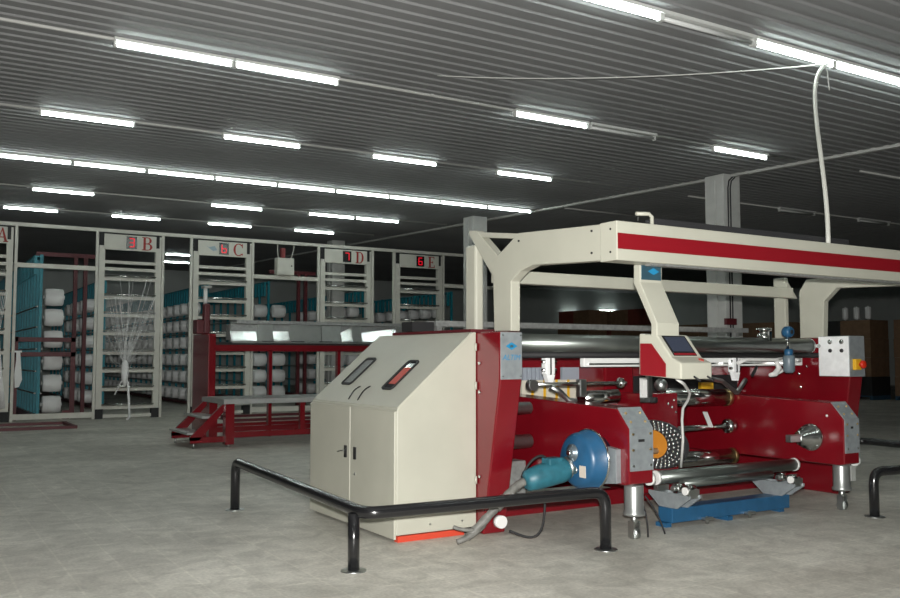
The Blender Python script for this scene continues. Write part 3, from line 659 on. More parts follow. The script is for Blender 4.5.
# three rolls into the right arm
o = MB().cyl((6.35, 6.36, 1.01), (7.29, 6.36, 0.985), 0.085, 24).build('winding_roll', CHROME, wm)
MB().cyl((7.23, 6.36, 0.985), (7.285, 6.36, 0.985), 0.088, 24).build('brass_collar', BRASS, o)
o = MB().cyl((6.35, 6.30, 0.70), (7.29, 6.30, 0.70), 0.028, 14).build('thin_shaft', CHROME, wm)
MB().lathe((7.18, 6.30, 0.70), (1, 0, 0), [(0, 0.03), (0.01, 0.07), (0.06, 0.075), (0.11, 0.06)], 18).build('shaft_hub', CHROME, o)
o = MB().cyl((6.35, 6.30, 0.40), (7.29, 6.30, 0.40), 0.075, 24).build('lower_roll', CHROME, wm)
MB().cyl((7.24, 6.30, 0.40), (7.285, 6.30, 0.40), 0.078, 24).build('brass_collar', BRASS, o)
MB().box(6.45, 6.75, 6.72, 6.98, 0.45, 0.68).build('blue_drive', BLUE, wm, bevel=0.02)
MB().lathe((6.88, 6.70, 0.56), (0, -1, 0), [(0, 0.1), (0.04, 0.1), (0.05, 0.06), (0.08, 0.05)], 18).build('drive_pulley', BLACKR, wm)
p0 = PY(705, 412, 6.25); p1 = PY(711, 427, 6.25)
MB().bar(p0, p1, 0.012, 0.05, (0, 1, 0)).build('white_belt', WHITEP, wm)
# lamp and sensor under the console
q = PY(661, 385, 5.9); MB().ball((q.x, 5.9, q.z), 0.06, 14, 8).build('sensor_dome', STEEL, wm)
q = PY(649, 390, 5.75)
MB().box(q.x - 0.02, q.x + 0.02, 5.73, 5.77, 1.04, 1.24).build('sensor_bracket', STEEL, wm)
MB().box(q.x - 0.10, q.x - 0.05, 5.72, 5.76, 1.05, 1.22).build('sensor_cover', WHITEP, wm)
MB().box(q.x - 0.10, q.x + 0.05, 5.70, 5.76, 1.01, 1.05).build('sensor_rail', STEEL, wm)
MB().cyl((q.x - 0.04, 5.68, 1.03), (q.x + 0.01, 5.68, 1.03), 0.025, 10).build('sensor_knob', BLACKR, wm)

# touchscreen console hanging from the gantry
KX0, KX1 = 4.47, 4.83
arm_side = [(PX(633.5, 262, KX0).y, BZ0 + 0.01), (PX(633.5, 283, KX0).y, PX(633.5, 283, KX0).z), (PX(651, 324, KX0).y, PX(651, 324, KX0).z), (PX(651, 337, KX0).y, PX(651, 337, KX0).z),
            (PX(657, 337, KX0).y, PX(657, 337, KX0).z), (PX(657, 323, KX0).y, PX(657, 323, KX0).z), (PX(640, 282, KX0).y, PX(640, 282, KX0).z), (PX(640, 262, KX0).y, BZ0 + 0.01)]
hg = MB().prism(arm_side, 'x', KX0, KX0 + 0.215).build('console_arm', CREAM, wm, bevel=0.006)
ypl = PX(640, 272, KX0).y
npz0, npz1 = PX(640, 279.5, KX0).z, PX(640, 265, KX0).z
MB().box(KX0 + 0.012, KX0 + 0.20, ypl - 0.006, ypl + 0.002, npz0, npz1).build('arm_plate', PLATEB, hg)
MB().prism([(KX0 + 0.07, (npz0 + npz1) / 2 + 0.01), (KX0 + 0.125, npz1 - 0.015), (KX0 + 0.18, (npz0 + npz1) / 2 + 0.01), (KX0 + 0.125, (npz0 + npz1) / 2 - 0.015)], 'y', ypl - 0.008, ypl - 0.005).build('emblem', LOGO, hg)
con = [(639, 333.5), (639, 375), (681, 379.5), (681, 363), (671, 357), (657, 335)]
cp = [(PX(a, bq, KX0).y, PX(a, bq, KX0).z) for a, bq in con]
cs = MB().prism(cp, 'x', KX0 - 0.0, KX0 + 0.30).build('console', CREAM, wm, bevel=0.01)
inset = [(640.5, 343.5), (651.5, 343.5), (666, 364), (666, 377), (640.5, 375)]
MB().prism([(PX(a, bq, KX0).y, PX(a, bq, KX0).z) for a, bq in inset], 'x', KX0 - 0.004, KX0 + 0.001).build('red_side_panel', STRIPE, cs)
# screen on the slanted face between cp[5] (top) and cp[4]
A_ = Vector((0, cp[5][0], cp[5][1])); B_ = Vector((0, cp[4][0], cp[4][1])); dd = (B_ - A_); L_ = dd.length; dd.normalize(); nn = Vector((0, dd.z, -dd.y))
if nn.y > 0: nn = -nn
def cpnt(x, t, off): p = A_ + dd * t + nn * off; return Vector((x, p.y, p.z))
def cslab(x0, x1, t0, t1, o0, o1, name, m, par):
    vs = [cpnt(xx, tt, oo) for oo in (o0, o1) for tt in (t0, t1) for xx in (x0, x1)]
    return MB().add(vs, [(0, 1, 3, 2), (4, 6, 7, 5), (0, 4, 5, 1), (2, 3, 7, 6), (0, 2, 6, 4), (1, 5, 7, 3)]).build(name, m, par)
sb = cslab(KX0 + 0.035, KX0 + 0.255, 0.01, L_ - 0.01, 0, 0.006, 'screen_bezel', BLACKP, cs)
cslab(KX0 + 0.048, KX0 + 0.242, 0.022, L_ - 0.045, 0.0055, 0.0075, 'screen', SCREEN, cs)
cslab(KX0 + 0.040, KX0 + 0.250, L_ - 0.030, L_ - 0.012, 0.0055, 0.007, 'red_bezel_strip', STRIPE, cs)
# apron: red diamond emblem and levers
A2 = Vector((0, cp[4][0], cp[4][1])); B2 = Vector((0, cp[3][0], cp[3][1]))
mid = (A2 + B2) / 2; ex = KX0 + 0.24
dv = (B2 - A2).normalized(); nv = Vector((0, dv.z, -dv.y)); nv = nv if nv.z > 0 else -nv
mid = mid + nv * 0.002
MB().add([Vector((ex - 0.025, 0, 0)) + mid, Vector((ex, 0, 0)) + mid + dv * 0.028, Vector((ex + 0.025, 0, 0)) + mid, Vector((ex, 0, 0)) + mid - dv * 0.028]
         + [Vector((ex - 0.025, 0, 0)) + mid + nv * .002, Vector((ex, 0, 0)) + mid + dv * 0.028 + nv * .002, Vector((ex + 0.025, 0, 0)) + mid + nv * .002, Vector((ex, 0, 0)) + mid - dv * 0.028 + nv * .002],
         [(0, 1, 2, 3), (4, 7, 6, 5), (0, 4, 5, 1), (1, 5, 6, 2), (2, 6, 7, 3), (3, 7, 4, 0)]).build('red_emblem', REDB, cs)
for xx in (KX0 + 0.12, KX0 + 0.25):
    MB().cyl((xx, cp[2][0] + 0.0, cp[2][1] + 0.02), (xx + 0.03, cp[2][0] - 0.035, cp[2][1] - 0.012), 0.007, 8).build('toggle_lever', BLACKR, cs)
# cable from the console down
pts = bez(PY(680, 380, 4.6), PY(690, 388, 4.9), PY(692, 392, 5.3), PY(693, 398, 5.6), 8)
pts = [Vector(PY(677, 379, 4.55)), Vector(PY(684, 384, 4.7)), Vector(PY(690, 393, 4.9)), Vector(PY(688, 400, 5.1)), Vector(PY(683, 408, 5.2)), Vector(PY(682, 420, 5.3)), Vector(PY(683, 440, 5.4)), Vector(PY(681, 467, 5.5))]
MB().tube(pts, 0.011, 8).build('console_cable', WHITEP, wm)

# ================================================================== beam lift (blue channel with roller cradles)
bl = thing('beam_lift', 'blue steel channel with chrome roller cradles in front of the machine', 'beam lift', (6.15, 5.45, 0))
zc0, zc1 = 0.035, 0.155
chn = MB().box(5.46, 6.94, 5.37, 5.53, zc0, zc1).build('channel', BLUE, bl, bevel=0.006)
MB().box(6.10, 6.16, 5.35, 5.5, 0.0, zc0).build('center_foot', BLUE, bl)
for x in (5.85, 6.38):
    MB().box(x - 0.05, x + 0.05, 5.33, 5.37, 0.03, 0.055).build('clamp_bracket', STEEL, bl)
    MB().cyl((x, 5.355, 0.0), (x, 5.355, 0.06), 0.014, 10).build('levelling_bolt', STEEL, bl)
for x in (5.45, 6.87): MB().box(x - 0.03, x + 0.03, 5.40, 5.52, 0.0, zc0).build('end_foot', BLUE, bl)
for xc in (5.55, 6.86):
    for dx in (-0.07, 0.05):
        MB().prism([(5.66, 0.275), (5.20, 0.275), (5.20, 0.25), (5.34, 0.155), (5.54, 0.155), (5.66, 0.25)], 'x', xc + dx, xc + dx + 0.02).build('cradle_plate', PLATE, bl)
    MB().box(xc - 0.04, xc + 0.04, 5.40, 5.50, zc1, 0.22).build('cradle_hub', BLUE, bl)
    for yy in (5.26, 5.38):
        w_ = MB().cyl((xc - 0.045, yy, 0.315), (xc + 0.045, yy, 0.315), 0.04, 16).build('cradle_wheel', CHROME, bl)
        MB().cyl((xc - 0.075, yy, 0.315), (xc - 0.045, yy, 0.315), 0.022, 12).build('wheel_pin', STEEL, w_)
    MB().cyl((xc - 0.10, 5.22, 0.315), (xc - 0.08, 5.22, 0.315), 0.032, 16).build('wheel_cap', WHITEP, bl)
    for yy in (5.58, 5.24): MB().box(xc - 0.06, xc + 0.06, yy - 0.03, yy + 0.03, 0.25, 0.32).build('bearing_block', STEEL, bl)
rz = 0.385; xr0 = PY(657, 477, 5.56).x; xr1 = PY(793, 466, 5.56).x
o = MB().cyl((xr0, 5.56, rz), (xr1, 5.56, rz), 0.056, 24).build('support_roller', DULL, bl)
for x in (xr0 - 0.03, xr1): MB().cyl((x, 5.56, rz), (x + 0.03, 5.56, rz), 0.06, 20).build('roller_cap', WHITEP, o)
MB().cyl((5.65, 5.44, 0.335), (6.78, 5.44, 0.335), 0.036, 20).build('support_roller', DULL, bl)
tag(MB().tube(bez(PY(640, 498, 5.22), PY(645, 508, 5.2), PY(648, 520, 5.15), G(648, 537, 0.008)), 0.007, 6).build('floor_cable', BLACKR, origin=(4.9, 5.1, 0)), 'thin black floor cable hanging beside the chrome foot', 'cable')
tag(MB().tube(bez(PY(645, 496, 5.26), PY(655, 508, 5.24), PY(660, 518, 5.2), G(665, 534, 0.008)), 0.007, 6).build('floor_cable', BLACKR, origin=(5.1, 5.2, 0)), 'thin black floor cable close against the blue lift channel', 'cable')
# ================================================================== guard rails
def rail(paths, posts, label, r=0.042):
    g = thing('guard_rail', label, 'guard rail', (posts[0][0], posts[0][1], 0), 'black pipe guard rails')
    for p in paths: MB().tube(p, r, 16).build('rail_pipe', BLACKP, g)
    for (x, y, zt_) in posts:
        MB().lathe((x, y, 0), (0, 0, 1), [(0, 0.085), (0.008, 0.085)], 20).build('base_flange', STEEL, g)
        if zt_: MB().cyl((x, y, 0.004), (x, y, zt_), r * 0.92, 16).build('post', BLACKP, g)
    return g
def rounded(pts, rad, n=6):
    pts = [Vector(p) for p in pts]; out = [pts[0]]
    for i in range(1, len(pts) - 1):
        a = (pts[i - 1] - pts[i]).normalized(); c_ = (pts[i + 1] - pts[i]).normalized()
        p0 = pts[i] + a * rad; p2 = pts[i] + c_ * rad
        for k in range(n + 1):
            t = k / n; out.append(p0 * (1 - t)**2 + pts[i] * (2 * t * (1 - t)) + p2 * t * t)
    out.append(pts[-1]); return out
RH = 0.395
path = rounded([(2.68, 8.10, 0.0), (2.68, 8.10, RH + 0.045), (2.62, 5.29, RH - 0.01), (4.43, 5.02, RH + 0.025), (4.43, 5.02, 0.0)], 0.11)
rail([path], [(2.68, 8.10, 0), (2.59, 5.40, RH - 0.02), (4.43, 5.02, 0)], 'black pipe guard rail bent around the cream cabinet')
path = rounded([(7.34, 4.80, 0.0), (7.34, 4.80, RH), (9.6, 4.35, RH), (9.6, 4.35, 0.0)], 0.11)
rail([path], [(7.34, 4.80, 0), (9.6, 4.35, 0)], 'black pipe guard rail beside the right swing arm')
path = rounded([(8.85, 7.0, 0.0), (8.85, 7.0, RH), (9.9, 6.6, RH), (9.75, 5.0, RH), (9.75, 5.0, 0.0)], 0.11)
rail([path], [(8.85, 7.0, 0), (9.75, 5.0, 0)], 'black pipe guard rail behind the right machine end')

# ================================================================== comb stand and platform
pf = thing('operator_platform', 'red steel platform with grey tread plate and two steps', 'platform', (5.3, 14.4, 0))
PY0, PY1, PX0, PX1, PZ = 13.72, 14.92, 4.34, 7.6, 0.74
MB().box(PX0, PX1, PY0, PY1, PZ - 0.075, PZ).build('tread_plate', PLATG, pf)
for (x, y) in ((4.44, 13.79), (4.5, 14.86), (7.5, 13.79), (7.5, 14.86)):
    MB().box(x - 0.07, x + 0.07, y - 0.07, y + 0.07, 0.04, PZ - 0.07).build('leg', RED, pf)
    MB().cyl((x, y, 0), (x, y, 0.05), 0.025, 10).build('levelling_foot', STEEL, pf)
for y in (13.79, 14.86): MB().box(4.44, 7.5, y - 0.04, y + 0.04, 0.14, 0.23).build('lower_beam', RED, pf)
for x in (5.66, 6.8): MB().box(x - 0.04, x + 0.04, 13.75, 13.83, 0.23, PZ - 0.07).build('strut', RED, pf)
for y in (13.80, 14.86):
    xb = 3.78
    MB().prism([(4.40, 0.72), (4.40, 0.60), (3.98, 0.12), (3.84, 0.12), (3.84, 0.18)], 'y', y - 0.03, y + 0.03).build('stringer', RED, pf)
    MB().box(3.84, 4.40, y - 0.03, y + 0.03, 0.08, 0.17).build('base_bar', RED, pf)
    MB().cyl((3.90, y, 0), (3.90, y, 0.09), 0.02, 8).build('levelling_foot', STEEL, pf)
for (x, z) in ((3.80, 0.24), (4.03, 0.48)): MB().box(x, x + 0.28, 13.80, 14.86, z - 0.03, z).build('step_tread', PLATG, pf)

cs_ = thing('comb_stand', 'tall red steel stand carrying the shiny comb housing', 'stand', (6.3, 15.3, 0))
SY = 15.2
pst = PY(208, 380, SY).x
MB().box(pst, pst + 0.13, SY, SY + 0.95, 0, 1.80).build('end_post', RED, cs_, bevel=0.01)
MB().box(pst + 0.13, 8.7, SY + 0.02, SY + 0.14, 1.50, 1.61).build('cross_beam', RED, cs_)
for px_ in (271, 339.5):
    x = PY(px_, 370, SY).x; MB().box(x - 0.03, x + 0.03, SY + 0.02, SY + 0.12, 0, 1.52).build('upright', RED, cs_)
MB().box(8.6, 8.73, SY, SY + 0.95, 0, 1.80).build('end_post', RED, cs_, bevel=0.01)
MB().box(pst + 0.13, 8.6, SY + 0.8, SY + 0.9, 0.1, 0.2).build('rear_beam', RED, cs_)
MB().box(pst + 0.1, 8.6, SY + 0.15, SY + 0.7, 1.61, 1.66).build('dark_tray', BLACKR, cs_)
# head gear on the end post
MB().box(pst - 0.14, pst + 0.10, SY + 0.25, SY + 0.5, 1.80, 2.05).build('head_casting', MAROON, cs_, bevel=0.02)
MB().box(pst - 0.02, pst + 0.08, SY + 0.2, SY + 0.35, 1.80, 2.33).build('head_column', MAROON, cs_, bevel=0.02)
MB().cyl((pst + 0.02, SY + 0.3, 2.33), (pst + 0.02, SY + 0.3, 2.62), 0.035, 12).build('piston_rod', WHITEP, cs_)
MB().box(pst - 0.03, pst + 0.1, SY + 0.2, SY + 0.4, 2.60, 2.64).build('rod_cap', GREYP, cs_)
# shiny comb housing: a row of polished panels on a top rail
hs0 = PY(234, 330, SY).x; hs1 = 9.3; HW = 0.47; k = 0
POL = mat('polished_panel', (0.95, 0.96, 0.95), 0.24, 1.0, var=0.04)
POL2 = mat('satin_panel', (0.50, 0.52, 0.50), 0.35, 0.9, var=0.08)
hb = MB().box(hs0 + 0.02, hs1, SY + 0.22, SY + 0.5, 1.70, 1.98).build('comb_housing', GALV, cs_)
x = hs0
widths = [0.48, 0.30, 0.32, 0.62, 0.40, 0.22, 0.21, 0.75, 0.30, 0.5]
for k, w_ in enumerate(widths):
    tp = [0.095, 0.0, 0.085, 0.0, 0.01, 0.095, 0.0, 0.095, 0.0, 0.0][k]; yw = [0, 0, 0, 0, 0, 0.2, 0, 0.06, 0, 0][k]
    xa_, xb_ = x + 0.008, x + w_ - 0.008
    P4 = [(SY + 0.18 - tp * 0.3, 1.69), (SY + 0.18 + tp, 1.985), (SY + 0.205 + tp, 1.985), (SY + 0.205 - tp * 0.3, 1.69)]
    vs = [(xa_, p[0], p[1]) for p in P4] + [(xb_, p[0] - yw * w_, p[1]) for p in P4]
    MB().add(vs, [(0, 1, 2, 3), (7, 6, 5, 4), (0, 4, 5, 1), (1, 5, 6, 2), (2, 6, 7, 3), (3, 7, 4, 0)]).build('housing_panel', POL if tp > 0.02 else POL2, hb); x += w_
MB().box(hs0 + 0.1, hs1, SY + 0.15, SY + 0.5, 1.99, 2.05).build('top_rail', GALV, hb)
MB().box(hs0, hs1, SY + 0.1, SY + 0.22, 1.645, 1.69).build('reed_rail', POL, hb)
for k in range(5): MB().box(hs0 + 0.55 + k * 0.55, hs0 + 0.8 + k * 0.55, SY + 0.096, SY + 0.102, 1.675, 1.688).build('dark_slot', BLACKR, hb)

# ================================================================== creel
CY = 21.5; CT = 4.31
def letter(ch, cx, cz, h, y, parent):
    mb = MB(); w_ = h * 0.78; x0 = cx - w_ / 2; z0 = cz - h / 2; T = h * 0.17; th = h * 0.07
    R = lambda a, b_, c_, d_: mb.prism([(x0 + a, z0 + c_), (x0 + b_, z0 + c_), (x0 + b_, z0 + d_), (x0 + a, z0 + d_)], 'y', y - 0.006, y)
    def ring(ex, ez, rx, rz, a0, a1, n=10, Tm=T, tn=th):
        for k in range(n):
            q = []
            for t, inner in ((a0 + (a1 - a0) * k / n, 0), (a0 + (a1 - a0) * (k + 1) / n, 0), (a0 + (a1 - a0) * (k + 1) / n, 1), (a0 + (a1 - a0) * k / n, 1)):
                tk = tn + (Tm - tn) * abs(math.cos(t))
                fx = (rx - tk) if inner else rx; fz = (rz - tn) if inner else rz
                q.append((x0 + ex + fx * math.cos(t), z0 + ez + fz * math.sin(t)))
            mb.prism(q, 'y', y - 0.006, y)
    if ch in 'BDE':
        R(0.12 * h, 0.12 * h + T, 0, h); R(0.02 * h, 0.45 * h, 0, th); R(0.02 * h, 0.45 * h, h - th, h)
    if ch == 'B': R(.2 * h, .45 * h, .5 * h - th / 2, .5 * h + th / 2); ring(.42 * h, .745 * h, .30 * h, .255 * h, -PI / 2, PI / 2); ring(.42 * h, .265 * h, .36 * h, .265 * h, -PI / 2, PI / 2)
    if ch == 'D': ring(.38 * h, .5 * h, .40 * h, .5 * h, -PI / 2, PI / 2, 14)
    if ch == 'E':
        R(.2 * h, .66 * h, 0, th); R(.2 * h, .64 * h, h - th, h); R(.2 * h, .5 * h, .5 * h - th / 2, .5 * h + th / 2)
        R(.64 * h, .70 * h, 0, .24 * h); R(.60 * h, .66 * h, .78 * h, h); R(.48 * h, .53 * h, .38 * h, .62 * h)
    if ch == 'C':
        ring(.42 * h, .5 * h, .42 * h, .5 * h, 0.75, 2 * PI - 0.75, 18); R(.70 * h, .76 * h, .66 * h, .98 * h); R(.70 * h, .76 * h, .06 * h, .22 * h)
    if ch == 'A':
        mb.prism([(x0 + .40 * h, z0 + h), (x0 + .46 * h, z0 + h), (x0 + .16 * h, z0), (x0 + .08 * h, z0)], 'y', y - 0.006, y)
        mb.prism([(x0 + .36 * h, z0 + h), (x0 + .46 * h, z0 + h), (x0 + .74 * h, z0), (x0 + .56 * h, z0)], 'y', y - 0.006, y)
        R(.2 * h, .6 * h, .3 * h, .3 * h + th); R(0, .28 * h, 0, th); R(.48 * h, .8 * h, 0, th)
    return mb.build('red_letter', LETTER, parent)
SEG = {'3': 'abcdg', 'b': 'cdefg', '7': 'abc', '6': 'acdefg', '1': 'bc'}
def seven(ch, cx, cz, h, y, parent):
    mb = MB(); w_ = h * 0.55; t = h * 0.13
    S = {'a': (0, h / 2, 1), 'g': (0, 0, 1), 'd': (0, -h / 2, 1), 'b': (w_ / 2, h / 4, 0), 'c': (w_ / 2, -h / 4, 0), 'f': (-w_ / 2, h / 4, 0), 'e': (-w_ / 2, -h / 4, 0)}
    for s_ in SEG[ch]:
        dx, dz, hor = S[s_]
        if hor: mb.box(cx + dx - w_ / 2, cx + dx + w_ / 2, y - 0.004, y, cz + dz - t / 2, cz + dz + t / 2)
        else: mb.box(cx + dx - t / 2, cx + dx + t / 2, y - 0.004, y, cz + dz - h / 4, cz + dz + h / 4)
    return mb.build('digit', LED, parent)
RAILZ = [3.58, 3.42, 3.19, 2.76, 2.35, 1.93, 1.49, 1.08, 0.66, 0.25, 0.06]
FR = [('A', 0.62, 2.06, '1'), ('B', 3.83, 5.22, '3'), ('C', 5.98, 7.42, 'b'), ('D', 9.28, 10.735, '7'), ('E', 11.50, 12.97, '6')]
for ch, xa, xb, dg in FR:
    f = thing('creel_guide_gate', 'cream creel guide frame with the red letter ' + ch + ' on its header', 'creel gate', ((xa + xb) / 2, CY, 0))
    for x in (xa, xb - 0.13): MB().box(x, x + 0.13, CY - 0.06, CY + 0.06, 0.16, CT - 0.09).build('stile', CREELP, f)
    for x in (xa, xb - 0.15):
        MB().box(x - 0.01, x + 0.16, CY - 0.08, CY + 0.08, 0, 0.22).build('black_foot', BLACKR, f)
        MB().box(x - (0.0 if x == xa else -0.03), x + 0.10, CY - 0.075, CY + 0.07, CT - 0.36, CT - 0.07).build('corner_bracket', BLACKR, f)
    hd = MB().box(xa + 0.10, xb - 0.13, CY - 0.09, CY - 0.03, 3.86, 4.22).build('header_board', CREELP, f)
    MB().box(xa + 0.08, xb - 0.06, CY - 0.05, CY + 0.05, 4.22, 4.255).build('dark_top', BLACKR, f)
    for z in RAILZ:
        MB().box(xa + 0.12, xb - 0.12, CY - 0.05, CY + 0.02, z - 0.035, z + 0.035).build('guide_rail', CREELP, f)
        if z < 3.3 and z > 0.2: MB().cyl((xa + 0.12, CY - 0.10, z + 0.07), (xb - 0.12, CY - 0.10, z + 0.07), 0.02, 8).build('guide_rod', CHROME, f)
    xd = xa + (xb - xa) * 0.505
    db = MB().box(xd - 0.12, xd + 0.12, CY - 0.105, CY - 0.088, 3.90, 4.19).build('digit_display', BLACKP, hd)
    seven(dg, xd, 4.045, 0.19, CY - 0.105, hd)
    letter(ch, xa + (xb - xa) * (0.84 if ch == 'A' else 0.755), 4.04, 0.31, CY - 0.091, hd)
    if ch == 'C':
        MB().add([(xa + 0.28, CY - 0.093, 4.10), (xa + 0.36, CY - 0.093, 4.06), (xa + 0.50, CY - 0.093, 4.10), (xa + 0.56, CY - 0.093, 4.0), (xa + 0.46, CY - 0.093, 3.97), (xa + 0.38, CY - 0.093, 4.03)], [(0, 5, 4, 3, 2, 1)]).build('small_blue_mark', mat('pale_blue_print', (0.30, 0.40, 0.46), 0.5), hd)
# posts and rails of the creel front
for i, (x, lab) in enumerate(((2.12, 'thin cream creel post right of frame A'), (3.79, 'thin cream creel post left of frame B'), (5.26, 'thin cream creel post right of frame B'), (5.93, 'thin cream creel post left of frame C'),
                              (7.46, 'thin cream creel post right of frame C'), (9.23, 'thin cream creel post left of frame D'), (10.79, 'thin cream creel post right of frame D'), (11.45, 'thin cream creel post left of frame E'), (13.02, 'thin cream creel post right of frame E'))):
    wv = 0.06 if i not in (6, 7) else 0.075
    tag(MB().box(x - wv / 2, x + wv / 2, CY - 0.06, CY + 0.0, 0.0, CT - 0.05).build('creel_post', CREELP, origin=(x, CY, 0)), lab, 'post')
tag(MB().box(-1.0, 16.5, CY - 0.07, CY + 0.01, CT - 0.05, CT + 0.03).build('creel_top_rail', CREELP, origin=(7, CY, CT)), 'long cream rail across the tops of all creel frames', 'rail')
for xa, xb, lab in ((2.15, 3.76, 'between frames A and B'), (7.49, 9.2, 'between frames C and D'), (13.05, 15.6, 'right of frame E')):
    tag(MB().box(xa, xb, CY - 0.05, CY + 0.0, 3.36, 3.46).build('creel_crossbar', CREELP, origin=(xa, CY, 3.4)), 'cream horizontal creel crossbar ' + lab, 'rail')
    tag(MB().box(xa, xb, CY - 0.05, CY + 0.0, 0.04, 0.16).build('creel_sill', CREELP, origin=(xa, CY, 0.1)), 'cream bottom creel bar ' + lab, 'rail')
# grey box on the crossbar between C and D
eb = thing('junction_box', 'small cream electrical box on the crossbar between frames C and D', 'electrical box', (8.27, CY, 3.46))
MB().box(8.05, 8.50, CY - 0.2, CY + 0.04, 3.462, 3.90).build('housing', CREELP, eb, bevel=0.02)
MB().box(8.08, 8.47, CY - 0.21, CY - 0.2, 3.49, 3.87).build('cover', CREELP, eb, bevel=0.004)
MB().cyl((8.42, CY - 0.215, 3.70), (8.42, CY - 0.2, 3.70), 0.02, 8).build('lock', BLACKR, eb)
MB().tube(bez((8.15, CY, 3.9), (8.1, CY, 4.1), (8.13, CY, 4.2), (8.12, CY, 4.25)), 0.012, 6).build('cable', CREELP, eb)
MB().tube(bez((8.46, CY, 3.88), (8.52, CY, 4.0), (8.55, CY, 4.1), (8.56, CY, 4.25)), 0.012, 6).build('cable', CREELP, eb)
MB().box(8.20, 8.30, CY - 0.08, CY + 0.02, 3.9, 4.16).build('red_lamp', mat('dark_red_lamp', (0.2, 0.01, 0.01), 0.4), eb)

# creel racks: teal posts, maroon posts and bars, running away from the frames
def rack(xc, ya, yb, zt_, label, levels, step):
    r = thing('creel_rack', label, 'creel rack', (xc, ya, 0))
    n = int((yb - ya) / step) + 1
    for k in range(n):
        y = ya + k * step
        MB().box(xc - 0.035, xc + 0.035, y - 0.025, y + 0.025, 0.1, zt_).build('teal_post', TEAL, r)
    for z in levels:
        for sx in (-1, 1):
            MB().box(xc + sx * 0.06 - 0.012, xc + sx * 0.06 + 0.012, ya, ya + (n - 1) * step, z - 0.24, z - 0.21).build('galvanised_bar', GALV, r)
    MB().box(xc - 0.3, xc + 0.3, ya - 0.05, yb, 0.03, 0.1).build('base', MAROON, r)
    for k in range(int((yb - ya) / 0.28)):
        y = ya + k * 0.28; MB().box(xc - 0.16, xc - 0.10, y - 0.05, y + 0.05, zt_ - 0.47, zt_ - 0.06).build('teal_guide', TEAL, r)
    MB().box(xc - 0.16, xc + 0.0, ya, yb, zt_ - 0.06, zt_ - 0.03).build('guide_holder', TEAL, r)
    for z in (zt_ - 0.05,): MB().box(xc - 0.03, xc + 0.03, ya, yb, z - 0.03, z + 0.03).build('top_bar', TEAL, r)
    return r
LV = [0.315, 0.80, 1.30, 1.81, 2.31, 2.78]
LV7 = [0.32, 0.82, 1.32, 1.82, 2.32, 2.82]
xAB = PY(42, 330, 22.3).x
rack(xAB - 0.05, 22.3, 34.5, 3.75, 'teal creel rack with bare posts between frames A and B', LV, 0.55)
rack(4.75, 25.6, 36, 3.5, 'teal creel rack far behind the maroon posts left of frame B', LV7, 0.8)
rack(7.55, 25.6, 41, 3.5, 'teal creel rack seen through frame B and the gap to C', LV7, 0.8)
xCD = PY(268, 330, 26.5).x
rack(xCD, 26.5, 34, 3.75, 'teal creel rack standing between frames C and D', LV7, 0.8)
rack(12.45, 25.2, 34, 3.5, 'teal creel rack seen through frame D', LV7, 0.8)
rack(15.05, 24.3, 34, 3.5, 'teal creel rack seen through frame E', LV7, 0.8)

# yarn packages: barrel on a tube, axis along x
def make_spool():
    o = bpy.data.objects.new('yarn_spool', None); COL.objects.link(o); o.empty_display_size = 0.05
    MB().lathe((0, 0, 0), (1, 0, 0), [(0.0, 0.06), (0.004, 0.172), (0.02, 0.192), (0.2, 0.203), (0.38, 0.192), (0.396, 0.172), (0.40, 0.06)], 20).build('yarn_body', YARN, o)
    MB().cyl((-0.03, 0, 0), (0.43, 0, 0), 0.045, 10).build('tube_core', WHITEP, o)
    return o
sp0 = make_spool(); spu = [False]
def spool(x, y, z, label, group, s=1.0):
    o = copy_tree(sp0) if spu[0] else sp0
    spu[0] = True; o.location = (x, y, z); tag(o, label, 'yarn spool', group); o.rotation_euler = (0, 0, random.uniform(-0.04, 0.04))
    if s != 1.0: o.scale = (s, s, s)
for i, z in enumerate(LV): spool(xAB + 0.045, 22.4, z, ORD[i] + ' white yarn spool from the floor between frames A and B', 'spools between frames A and B')
for i, z in enumerate(LV7):
    for sx in (0.10, -0.50): spool(xCD + sx, 26.45, z - 0.0, ORD[i] + ' white yarn spool from the floor, column on the frame ' + ('D' if sx > 0 else 'C') + ' side', 'spools between frames C and D')
for (xc, ya, n, lab, grp, lv) in ((4.75, 25.6, 5, 'white yarn spool on the rack left of frame B', 'spools on the dim rack left of frame B', LV7),
                          (7.55, 25.6, 18, 'white yarn spool on the rack seen through frame B', 'spools seen through frame B', LV7),
                          (12.45, 25.2, 6, 'white yarn spool on the rack seen through frame D', 'spools seen through frame D', LV7),
                          (15.05, 24.3, 7, 'white yarn spool on the rack seen through frame E', 'spools seen through frame E', LV7)):
    for k in range(n):
        for i, z in enumerate(lv): spool(xc - 0.44, ya + 0.4 + k * 0.8, z, lab + ', ' + ORD[i] + ' level, ' + ORD[k] + ' from the front', grp, 0.85)
# maroon posts and bars behind the bays
def mframe(xs, y, zt_, label, ys=0.0):
    f = thing('maroon_rack_frame', label, 'rack frame', (xs[0], y, 0))
    for x in xs: MB().box(x - 0.045, x + 0.045, y - 0.045, y + 0.045, 0, zt_).build('post', MAROON, f)
    MB().box(xs[0] - 0.9, xs[-1] + 0.3, y - 0.04, y + 0.04, zt_ - 0.1, zt_).build('top_bar', MAROON, f)
    return f
mframe([PY(74, 330, 23.6).x, PY(84, 330, 23.6).x], 23.6, 3.95, 'maroon rack frame behind the bay between frames A and B')
mframe([PY(298, 330, 24.5).x, PY(305, 330, 24.5).x], 24.5, 3.9, 'maroon rack frame behind the bay between frames C and D')
mb_ = thing('maroon_barrier', 'low pair of maroon bars across the teal posts beside frame A', 'barrier', (2.2, 21.9, 0))
for z in (1.79, 1.46): MB().box(2.16, 3.45, 21.86, 21.92, z - 0.05, z + 0.05).build('bar', MAROON, mb_)
